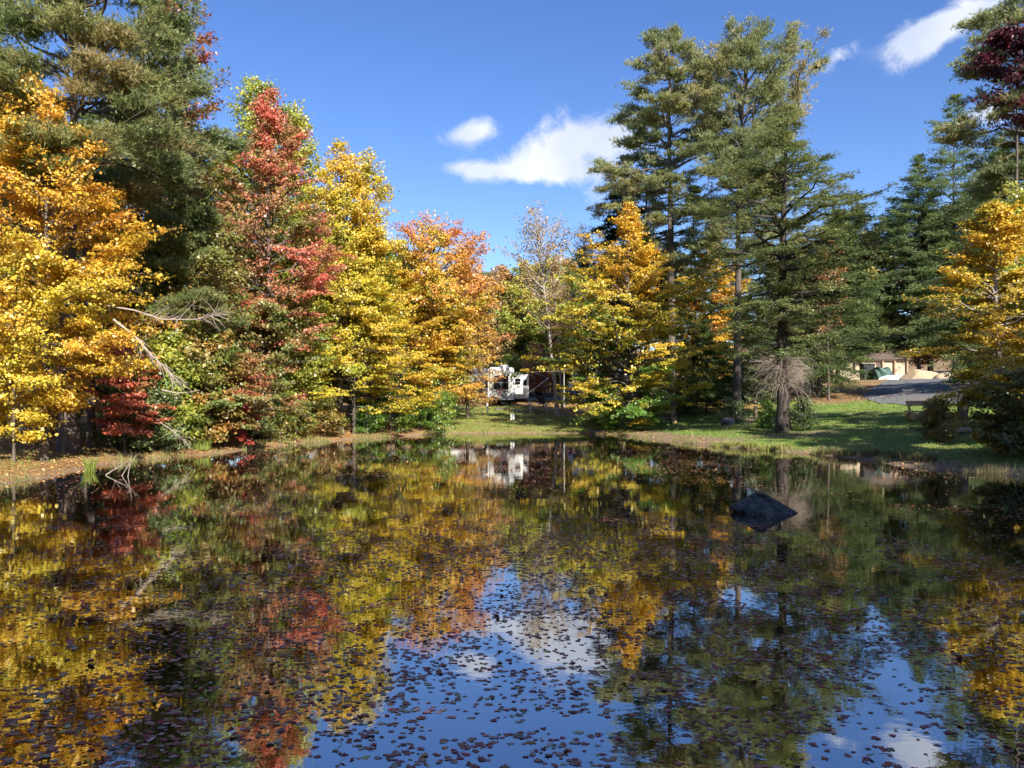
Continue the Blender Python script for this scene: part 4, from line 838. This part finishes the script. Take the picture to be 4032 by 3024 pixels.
# bicycles on the rear
def bicycle(x, y, z, mat, label, flip=1, tilt=0):
    b_ = thing('bicycle', (RX + x, RY + y, RZ + z), label, 'bicycle', 0, 'bicycles on the rear of the camper')
    for sx in (-.5, .5):
        wv = MB().ring((sx, 0, 0), .30, .018, 30, 6); wo = wv.build('wheel', M_rubber, b_, smooth=True)
        sp_ = MB()
        for k in range(8):
            a_ = k * math.pi / 8; sp_.tube([(sx - .29 * math.cos(a_), 0, -.29 * math.sin(a_)), (sx + .29 * math.cos(a_), 0, .29 * math.sin(a_))], .002, 3)
        sp_.build('spokes', M_metal, wo)
    f_ = flip; fr_ = MB()
    bb, st, hd, rr_, ff = (-.06 * f_, 0, -.03), (-.17 * f_, 0, .42), (.34 * f_, 0, .46), (-.5 * f_, 0, 0), (.5 * f_, 0, 0)
    for p_, q_ in ((bb, st), (st, hd), (bb, (.37 * f_, 0, .36)), (bb, rr_), (st, rr_), (hd, ff), (hd, (.32 * f_, 0, .56))): fr_.tube([p_, q_], .017, 7)
    fr_.build('frame', mat, b_)
    MB().box(-.29 * f_ - .08, -.19 * f_ + .08, -.06, .06, .53, .57).build('saddle', M_black, b_, bevel=.015)
    MB().tube([(st[0], 0, .42), (st[0] - .03 * f_, 0, .54)], .012, 6).build('seat_post', M_metal, b_)
    MB().tube([(.36 * f_, -.28, .6), (.31 * f_, -.1, .57), (.31 * f_, .1, .57), (.36 * f_, .28, .6)], .012, 6).build('handlebar', M_black, b_)
    MB().ring((bb[0], .03, bb[2]), .08, .01, 16, 4).tube([(bb[0], -.08, bb[2]), (bb[0] + .1, -.08, bb[2] - .12)], .01, 5).build('crank', M_black, b_)
bicycle(-.06, -.42, .98, M_red, 'red framed bicycle hung across the back of the camper', 1)
bicycle(.02, -.68, .95, M_black, 'black bicycle hung outermost on the back of the camper', -1)
rk = MB().tube([(0, -.1, .55), (0, -.8, .52)], .03, 8).tube([(-.4, -.45, .6), (.4, -.45, .6)], .015, 6).tube([(-.4, -.7, .6), (.4, -.7, .6)], .015, 6); rk.build('bike_rack', M_black, rv)

# ---- other campers
def camper(px, d, wd, ln, ht, rz, label, py_base=None):
    x, y, z = at(px, d); e = thing('camper_trailer', (x, y, z), label, 'camper', rz)
    h = wd / 2
    MB().prism([(-h, .55), (h, .55), (h, ht - .3), (h - .12, ht - .08), (h - .3, ht), (-h + .3, ht), (-h + .12, ht - .08), (-h, ht - .3)], -ln / 2, ln / 2).build('body', M_white, e, bevel=.02)
    MB().box(-.5, .5, -ln / 2 - .03, -ln / 2, 1.5, 2.2).build('window', M_glass, e, bevel=.01)
    MB().box(h, h + .03, -ln / 4, ln / 8, 1.5, 2.2).build('window', M_glass, e); MB().box(-h - .03, -h, -ln / 4, ln / 8, 1.5, 2.2).build('window', M_glass, e)
    MB().box(-h - .01, h + .01, -ln / 2 - .012, ln / 2 + .012, 1.0, 1.12).build('stripe', M_grey, e)
    MB().box(-.35, .35, -.4, .5, ht, ht + .25).build('air_conditioner', M_white, e, bevel=.03)
    for sx in (-h + .1, h - .1): MB().tube([(sx - .1, .2, .34), (sx + .1, .2, .34)], .34, 20).build('wheel', M_rubber, e, bevel=.02)
    MB().box(-h + .1, h - .1, -ln / 2, ln / 2, .4, .55).build('chassis', M_black, e)
    return e
camper(985, 74, 2.4, 5.5, 3.3, R(72), 'white camper half hidden behind golden leaves left of the main camper')
camper(1300, 82, 2.4, 6.0, 3.0, R(-60), 'distant white camper glimpsed through the green leaves at the right')
# pickup truck
x, y, z = at(1247, 80); pt = thing('pickup_truck', (x, y, z), 'white and teal pickup truck parked beyond the folding chairs', 'pickup truck', R(8))
bd = MB().add([(-.95, -2.6, .5), (.95, -2.6, .5), (.95, 2.6, .5), (-.95, 2.6, .5), (-.95, -2.6, 1.05), (.95, -2.6, 1.05), (.95, 2.6, 1.1), (-.95, 2.6, 1.1)], [(0, 3, 2, 1), (4, 5, 6, 7), (0, 1, 5, 4), (1, 2, 6, 5), (2, 3, 7, 6), (3, 0, 4, 7)]); bd.build('body', M_blue, pt, bevel=.06)
cb = MB().add([(-.9, -1.3, 1.05), (.9, -1.3, 1.05), (.9, 1.0, 1.05), (-.9, 1.0, 1.05), (-.72, -.7, 1.8), (.72, -.7, 1.8), (.72, .8, 1.8), (-.72, .8, 1.8)], [(0, 3, 2, 1), (4, 5, 6, 7), (0, 1, 5, 4), (1, 2, 6, 5), (2, 3, 7, 6), (3, 0, 4, 7)]); cb.build('cab', M_white, pt, bevel=.05)
MB().add([(-.74, -1.26, 1.16), (.74, -1.26, 1.16), (.62, -.83, 1.70), (-.62, -.83, 1.70)], [(0, 1, 2, 3)]).build('windshield', M_glass, pt)
MB().box(-.6, .6, -2.64, -2.61, .72, .95).build('grille', M_metal, pt); MB().box(-.98, .98, -2.72, -2.6, .45, .62).build('bumper', M_metal, pt, bevel=.02)
for sx in (-.78, .78): MB().tube([(sx, -2.6, .85), (sx, -2.66, .85)], .11, 14).build('headlight', M_metal, pt)
for sx in (-.88, .88):
    for sy in (-1.7, 1.6): MB().tube([(sx - .11, sy, .36), (sx + .11, sy, .36)], .36, 20).build('wheel', M_rubber, pt, bevel=.02)
# ---- picnic tables
def picnic(px, d, rz, label, s=1.0):
    x, y, z = at(px, d); e = thing('picnic_table', (x, y, z), label, 'picnic table', rz)
    m_ = MB(); [m_.box(-.92, .92, -.36 + k * .145, -.36 + k * .145 + .135, .72, .76) for k in range(5)]; m_.build('tabletop', M_grey, e)
    for sy in (-1, 1): MB().box(-.92, .92, sy * .72 - .13, sy * .72 + .13, .42, .46).build('bench_seat', M_grey, e)
    for sx in (-.65, .65):
        MB().tube([(sx, -.62, 0), (sx, -.2, .72)], .028, 6).tube([(sx, .62, 0), (sx, .2, .72)], .028, 6).tube([(sx, -.8, .40), (sx, .8, .40)], .028, 6).build('leg_frame', M_metal, e)
picnic(1163, 63.5, R(3), 'grey picnic table at the top of the far lawn beside the camper')
picnic(1160, 67, R(8), 'darker picnic table under the camper awning')
# folding chairs
def chair(px, d, rz, label, mat=M_black, group='folding chairs at the campsite'):
    x, y, z = at(px, d); e = thing('folding_chair', (x, y, z), label, 'chair', rz, group)
    MB().box(-.26, .26, -.24, .24, .42, .45).build('seat', mat, e, bevel=.01)
    MB().add([(-.27, .22, .42), (.27, .22, .42), (.27, .36, .95), (-.27, .36, .95), (-.27, .24, .42), (.27, .24, .42), (.27, .38, .95), (-.27, .38, .95)], [(0, 1, 2, 3), (7, 6, 5, 4), (0, 4, 5, 1), (2, 6, 7, 3), (1, 5, 6, 2), (0, 3, 7, 4)]).build('backrest', mat, e)
    for sx in (-.27, .27):
        MB().tube([(sx, -.26, 0), (sx, .24, .45)], .012, 5).tube([(sx, .3, 0), (sx, -.24, .45)], .012, 5).tube([(sx, -.25, .45), (sx, -.25, .64), (sx, .28, .66)], .014, 5).build('leg', M_metal, e)
chair(1231, 72, R(-15), 'left dark folding chair in front of the pickup truck'); chair(1249, 72, R(12), 'right dark folding chair in front of the pickup truck')
chair(1172, 66.5, R(160), 'tall backed black chair behind the grey picnic table')
# ---- power pedestal, sign, posts
x, y, z = at(1052.5, 62.5); e = thing('power_pedestal', (x, y, z), 'grey green hookup post with white box in front of the left corner of the camper', 'hookup post')
MB().box(-.055, .055, -.05, .05, -.1, .62).build('post', M_green, e, bevel=.008); MB().box(-.10, .10, -.08, .08, .60, .98).build('box', M_white, e, bevel=.012)
MB().tube([(.07, 0, .6), (.14, .05, .3), (.12, .2, .02), (.4, 1.5, .02)], .012, 6).build('cable', M_black, e)
x, y, z = at(1107, 56.3); e = thing('small_sign', (x, y, z), 'small white sign with grey band on a short stake in the far lawn', 'sign', R(8))
MB().tube([(0, .015, -.1), (0, .015, .62)], .018, 6).build('stake', M_metal, e)
pn = MB().box(-.145, .145, -.008, .003, .27, .70).build('panel', M_white, e, bevel=.003)
MB().box(-.045, .035, -.013, -.0085, .32, .67).build('band', M_grey, pn)
x, y, z = at(1251, 66); e = thing('wooden_post', (x, y, z), 'pale wooden post with a low rail near the campsite road', 'post')
MB().box(-.07, .07, -.07, .07, -.1, .75).build('post', M_plank, e, bevel=.01); MB().tube([(-.1, 0, .06), (1.0, .1, .04)], .06, 8).build('rail', M_plank, e)
x, y, z = at(1233, 64); e = thing('lantern_pole', (x, y, z), 'thin black pole between the birch and the wooden post', 'pole')
MB().tube([(0, 0, 0), (0, 0, 1.3), (.06, 0, 1.38), (.14, 0, 1.34)], .015, 6).build('pole', M_black, e)
x, y, z = at(1218.5, 68); e = thing('white_pole', (x, y, z), 'tall thin white pole behind the birch', 'pole')
MB().tube([(0, 0, 0), (0, 0, 4.2)], [.03, .02], 8).build('pole', M_white, e); MB().tube([(0, 0, 4.2), (0, 0, 4.25)], .04, 8).build('cap', M_metal, e)
# fire ring blocks
x, y, z = at(1093, 66)
for i, (dx, lb) in enumerate([(-.55, 'left concrete block lying under the rear of the camper'), (.0, 'reddish round stone between two concrete blocks behind the camper'), (.85, 'flat concrete block lying right of the round stone behind the camper')]):
    if i == 1: rock('stone', (x + dx + .1, 65.5, G(x, 65.5) + .12), .22, .2, .18, M_rockt, lb, 15, 3)
    else: tag(MB().box(-.3, .3, -.2, .2, 0, .16).build('concrete_block', M_conc, None, bevel=.015, loc=(x + dx, 65.6, G(x + dx, 65.6))), lb, 'block', 'blocks behind the camper')
# culvert
x, y = W(1297, 52.2), 52.0; e = thing('drain_pipe', (x, y + .3, .02), 'dark drain opening in the bank at the right end of the far lawn', 'drain', R(20))
dp = MB(); n_ = 18
for r_o, r_i in ((.24, .20),):
    v = []; f = []
    for k in range(n_):
        a_ = 2 * math.pi * k / n_
        for rr_, yy in ((r_o, -.5), (r_i, -.5), (r_i, 1.2), (r_o, 1.2)): v.append((rr_ * math.cos(a_) * 1.5, yy, rr_ * math.sin(a_)))
    for k in range(n_):
        j = (k + 1) % n_
        for q_ in range(4): f.append((k * 4 + q_, k * 4 + (q_ + 1) % 4, j * 4 + (q_ + 1) % 4, j * 4 + q_))
    dp.add(v, f)
dp.build('pipe', M_black, e); MB().tube([(0, .6, 0), (0, .7, 0)], .21, 16).build('dark_end', M_black, e)  # black disc across the bore stands in for the shade inside

# ------------------------------------------------------------------ log benches
def log_bench(px, d, rz, label, s=1.0):
    x, y, z = at(px, d); e = thing('log_bench', (x, y, z), label, 'bench', rz, 'log benches on the right lawn'); e.scale = (s, s, s)
    MB().box(-.72, .66, -.24, .24, .40, .48).build('seat', M_log, e, bevel=.015)
    MB().add([(-.60, .20, .74), (.68, .20, .74), (.68, .27, 1.0), (-.60, .27, 1.0), (-.60, .26, .74), (.68, .26, .74), (.68, .33, 1.0), (-.60, .33, 1.0)], [(0, 1, 2, 3), (7, 6, 5, 4), (0, 4, 5, 1), (2, 6, 7, 3), (1, 5, 6, 2), (0, 3, 7, 4)]).build('backrest', M_log, e, bevel=.015)
    for sx in (-.42, .46):
        MB().box(sx - .05, sx + .05, .27, .36, .2, .98).build('back_post', M_log, e, bevel=.01)
        lg = MB().tube([(sx, -.30, .19), (sx, .30, .19)], [.205, .2], 18).build('log_leg', M_log, e)
        MB().tube([(sx, -.302, .19), (sx, -.308, .19)], .17, 18).build('cut_end', M_end, lg)
log_bench(1442, 54.5, R(6), 'log bench beside the golden beech with dark young hemlocks behind it', .93)
log_bench(1988, 42, R(-6), 'log bench near the paved road, half behind the many stemmed shrub', 1.05)
# stump
x, y, z = at(2079, 37.5); e = thing('tree_stump', (x, y, z), 'tall cut tree stump left of the pale beech trunk', 'stump')
MB().tube([(0, 0, -.1), (.01, 0, .25), (.02, 0, .7), (0, .02, 1.25)], [.34, .26, .235, .24], 16).build('trunk', M_bark, e, smooth=False)
MB().tube([(0, .02, 1.252), (0, .02, 1.258)], .21, 16).build('cut_top', M_end, e)
x, y, z = at(1634, 52); tag(MB().add([(-.10, -.08, -.1), (.10, -.08, -.1), (.10, .08, -.1), (-.10, .08, -.1), (-.15, -.07, 1.0), (.02, -.07, 1.0), (.02, .07, .95), (-.15, .07, .95)], [(0, 3, 2, 1), (4, 5, 6, 7), (0, 1, 5, 4), (1, 2, 6, 5), (2, 3, 7, 6), (3, 0, 4, 7)]).build('wooden_stake', M_plank, None, bevel=.012, loc=(x, y, z)), 'short leaning wooden stake between the tall pine and the great hemlock', 'stake')

# ------------------------------------------------------------------ cabin and yard
CD = 90; x, y = W(1880, CD), CD; zc = Z(818, CD) - .3; e = thing('cabin', (x, y, zc), 'tan wooden cabin half hidden behind hemlock boughs at the top of the lawn', 'cabin', R(-4))
def cx_(px): return (px - 1880) / F * CD
MB().box(cx_(1800), cx_(1957), 0, 6, -.4, 2.35).build('wall', M_tan, e)
MB().prism([(cx_(1800) - .4, 2.35), (cx_(1957) + .5, 2.35), (cx_(1957) + .5, 2.47), (cx_(1800) - .4, 2.47)], -.3, 6.5).add([(cx_(1800) - .5, -.4, 2.475), (cx_(1957) + .6, -.4, 2.475), (cx_(1957) + .6, 3, 3.9), (cx_(1800) - .5, 3, 3.9), (cx_(1957) + .6, 6.8, 2.47), (cx_(1800) - .5, 6.8, 2.47)], [(0, 1, 2, 3), (3, 2, 4, 5), (0, 3, 5), (1, 4, 2)]).build('roof', M_roof, e)
MB().box(cx_(1866), cx_(1880), -.04, 0, 1.2, 2.0).build('window', M_glass, e); MB().box(cx_(1843), cx_(1848), -.04, 0, 1.25, 2.1).build('window', M_glass, e)
MB().box(cx_(1893), cx_(1901), -.05, 0, .2, 2.15).build('door', M_roof, e)
for p_ in (1802, 1862, 1905, 1930, 1956): MB().box(cx_(p_) - .08, cx_(p_) + .08, -.27, -.15, -.3, 2.35).build('porch_post', M_plank, e)
MB().box(cx_(1905) + .09, cx_(1930) - .09, -.24, -.17, .55, .68).box(cx_(1930) + .09, cx_(1956) - .09, -.24, -.17, .55, .68).build('railing', M_roof, e)
def lz(px, d, py): return (W(px, d), d, Z(py, d))
xx, yy, zz = lz(1873, 84, 818); zz -= .2
e = thing('trash_bin', (xx, yy, zz), 'tall black trash bin in front of the tan cabin', 'trash bin')
MB().add([(-.5, -.45, 0), (.5, -.45, 0), (.5, .45, 0), (-.5, .45, 0), (-.62, -.55, 1.7), (.62, -.55, 1.7), (.62, .55, 1.7), (-.62, .55, 1.7)], [(0, 3, 2, 1), (4, 5, 6, 7), (0, 1, 5, 4), (1, 2, 6, 5), (2, 3, 7, 6), (3, 0, 4, 7)]).build('bin_body', M_black, e, bevel=.04)
MB().box(-.68, .68, -.62, .6, 1.702, 1.82).build('lid', M_black, e, bevel=.03)
for sx in (-.5, .5): MB().tube([(sx - .05, .4, .12), (sx + .05, .4, .12)], .14, 14).build('wheel', M_rubber, e)
x, y, z = lz(1903, 83, 818); zz = z - .2
bm = bmesh.new(); bmesh.ops.create_icosphere(bm, subdivisions=4, radius=1)
for v in bm.verts:
    c_ = np.array(v.co); k = 1 + .18 * (fbm(np.array([c_[0] * 2.2]), np.array([c_[2] * 2.2 + c_[1]]), 5)[0] - .5) + .08 * math.sin(c_[0] * 9 + c_[2] * 4)
    v.co = (np.sign(c_[0]) * abs(c_[0]) ** .6 * .95 * k, np.sign(c_[1]) * abs(c_[1]) ** .6 * .8 * k, max(0, c_[2] + .3) ** .7 * 1.15 * k)
me = bpy.data.meshes.new('tarp_cover'); bm.to_mesh(me); bm.free(); me.materials.append(M_tarp); tag(link('tarp_cover', me, None, (x, y, zz)), 'heap under a crumpled green tarp beside the black trash bin', 'tarp')
x, y, z = lz(1936, 82, 820)
bm = bmesh.new(); n_u, n_v = 28, 10; rows = []
for i in range(n_u + 1):
    t_ = i / n_u * 2 - 1; wd = .62 * (1 - abs(t_) ** 2.6) ** .8 + .01; hh = .5 * (1 - abs(t_) ** 3) ** .6 + .02
    rows.append([bm.verts.new((t_ * 2.0, wd * math.cos(math.pi * j / n_v), hh * math.sin(math.pi * j / n_v) ** .75)) for j in range(n_v + 1)])
for i in range(n_u):
    for j in range(n_v): bm.faces.new((rows[i][j], rows[i + 1][j], rows[i + 1][j + 1], rows[i][j + 1]))
bmesh.ops.recalc_face_normals(bm, faces=bm.faces)
me = bpy.data.meshes.new('hull'); bm.to_mesh(me); bm.free(); me.materials.append(M_white)
for q_ in me.polygons: q_.use_smooth = True
e = thing('rowboat', (x, y, z - .05), 'white upturned rowboat lying at the crest of the road', 'boat', R(4)); link('hull', me, e)
MB().tube([(-1.9, 0, .06), (-1.2, 0, .45), (0, 0, .535), (1.2, 0, .45), (1.9, 0, .06)], .025, 6).build('keel', M_grey, e)

# ------------------------------------------------------------------ sky, sun, camera
SUN_AZ, SUN_EL = 23, 33     # degrees right of straight behind the camera, elevation
wld = bpy.data.worlds.new('World'); bpy.context.scene.world = wld; wld.use_nodes = True; nt = wld.node_tree; nt.nodes.clear()
out = nt.nodes.new('ShaderNodeOutputWorld'); bgN = nt.nodes.new('ShaderNodeBackground')
sky = nt.nodes.new('ShaderNodeTexSky'); sky.sky_type = 'NISHITA'; sky.sun_disc = False
sx, sy = math.sin(R(SUN_AZ)), -math.cos(R(SUN_AZ))
sky.sun_elevation = R(SUN_EL); sky.sun_rotation = math.atan2(sx, sy); sky.altitude = 300; sky.air_density = 1.0; sky.dust_density = .3; sky.ozone_density = 3.0
tc = N(nt, 'TexCoord'); sep = N(nt, 'SeparateXYZ'); L(nt, tc.outputs['Generated'], sep.inputs[0])
def M2(op, a_, b_=None, c_=None):
    n_ = N(nt, 'Math', _operation=op)
    for i_, v_ in enumerate((a_, b_, c_)):
        if v_ is None: continue
        if isinstance(v_, (int, float)): n_.inputs[i_].default_value = v_
        else: L(nt, v_, n_.inputs[i_])
    return n_.outputs[0]
yy = M2('MAXIMUM', sep.outputs[1], .05)
u_ = M2('DIVIDE', sep.outputs[0], yy); v_ = M2('DIVIDE', sep.outputs[2], yy)
cmb = N(nt, 'CombineXYZ'); L(nt, u_, cmb.inputs[0]); L(nt, v_, cmb.inputs[1])
nz = N(nt, 'TexNoise', Scale=15.0, Detail=12.0, Roughness=.66, Distortion=.6); L(nt, cmb.outputs[0], nz.inputs['Vector'])
nzb = N(nt, 'TexNoise', Scale=5.0, Detail=3.0, Roughness=.5); L(nt, cmb.outputs[0], nzb.inputs['Vector'])
CL = [(1025, 286, 72, 25, 14, .95), (1010, 362, 48, 22, 0, .9), (1100, 374, 80, 20, -5, .9), (1190, 350, 75, 36, 0, 1), (1220, 298, 70, 34, 8, 1), (1325, 300, 90, 45, 12, 1), (1260, 375, 80, 22, 5, .5), (1320, 415, 55, 28, 20, .55), (1200, 252, 40, 14, 30, .35),
      (1810, 118, 36, 18, 40, .85), (2005, 76, 72, 30, 18, 1), (2075, 35, 110, 32, 20, 1), (1990, 112, 60, 24, 35, .8), (2125, 250, 50, 22, 15, .7), (2190, 100, 60, 25, 15, .6), (2190, 215, 60, 25, 15, .6)]
tot = None
for (px, py, ax, ay, rot, st) in CL:
    du = M2('SUBTRACT', u_, (px - CX) / F); dv = M2('SUBTRACT', v_, (HY - py) / F); c_, s_ = math.cos(R(rot)), math.sin(R(rot))
    ru = M2('MULTIPLY_ADD', du, c_ * F / ax, M2('MULTIPLY', dv, s_ * F / ax)); rv_ = M2('MULTIPLY_ADD', du, -s_ * F / ay, M2('MULTIPLY', dv, c_ * F / ay))
    r2 = M2('MULTIPLY_ADD', ru, ru, M2('MULTIPLY', rv_, rv_)); g_ = M2('MULTIPLY', M2('EXPONENT', M2('MULTIPLY', r2, -.9)), st)
    tot = g_ if tot is None else M2('ADD', tot, g_)
dn = M2('ADD', tot, M2('MULTIPLY', M2('SUBTRACT', nz.outputs['Fac'], .5), 2.6))
dn = M2('MULTIPLY', M2('SUBTRACT', dn, .20), 1.35); 
dn = M2('MULTIPLY', M2('MINIMUM', M2('MAXIMUM', dn, 0), 1), M2('MINIMUM', M2('MULTIPLY', tot, 4.0), 1))
cov_ = M2('MULTIPLY', M2('POWER', dn, 1.2), .93)
shade = N(nt, 'ValToRGB'); shade.color_ramp.elements[0].position = .35; shade.color_ramp.elements[1].position = .62
shade.color_ramp.elements[0].color = (3.3, 3.8, 4.9, 1); shade.color_ramp.elements[1].color = (5.5, 5.7, 6.2, 1); L(nt, nzb.outputs['Fac'], shade.inputs[0])
hs = N(nt, 'HueSaturation', Hue=.514, Saturation=1.2); L(nt, sky.outputs[0], hs.inputs['Color'])
mxs = N(nt, 'MixRGB'); L(nt, cov_, mxs.inputs[0]); L(nt, hs.outputs[0], mxs.inputs[1]); L(nt, shade.outputs[0], mxs.inputs[2])
L(nt, mxs.outputs[0], bgN.inputs[0]); bgN.inputs[1].default_value = .104; L(nt, bgN.outputs[0], out.inputs[0])
sl_ = bpy.data.lights.new('sun', 'SUN'); sl_.energy = 5.0; sl_.angle = R(.53); sl_.color = (1, .95, .86)
so = bpy.data.objects.new('sun', sl_); col.objects.link(so)
from mathutils import Vector
dirv = Vector((sx * math.cos(R(SUN_EL)), sy * math.cos(R(SUN_EL)), math.sin(R(SUN_EL)))); so.rotation_euler = dirv.to_track_quat('Z', 'Y').to_euler(); so.location = (20, -30, 40)
cam = bpy.data.cameras.new('camera'); cam.sensor_width = 36; cam.lens = F / 2212 * 36; cam.shift_y = (HY - 829.5) / 2212; cam.clip_end = 3000; cam.clip_start = .1
co = bpy.data.objects.new('camera', cam); col.objects.link(co); co.location = (0, 0, HC); co.rotation_euler = (R(90), 0, 0)
sc = bpy.context.scene; sc.camera = co
sc.view_settings.view_transform = 'Standard'; sc.view_settings.look = 'None'; sc.view_settings.exposure = .92; sc.view_settings.gamma = 1
sc.render.engine = 'CYCLES'; sc.cycles.max_bounces = 5; sc.cycles.diffuse_bounces = 2; sc.cycles.glossy_bounces = 3; sc.cycles.transmission_bounces = 3; sc.cycles.transparent_max_bounces = 4
sc.cycles.use_adaptive_sampling = True; sc.cycles.adaptive_threshold = .03
sc.cycles.caustics_reflective = False; sc.cycles.caustics_refractive = False

for o in list(col.objects):
    if o.parent is None and o.get('category') in ('tree', 'shrub', 'sapling') and sdist([o.location.x], [o.location.y])[0] < .1: print('IN POND', o.name, o['label'], round(float(sdist([o.location.x], [o.location.y])[0]), 2))
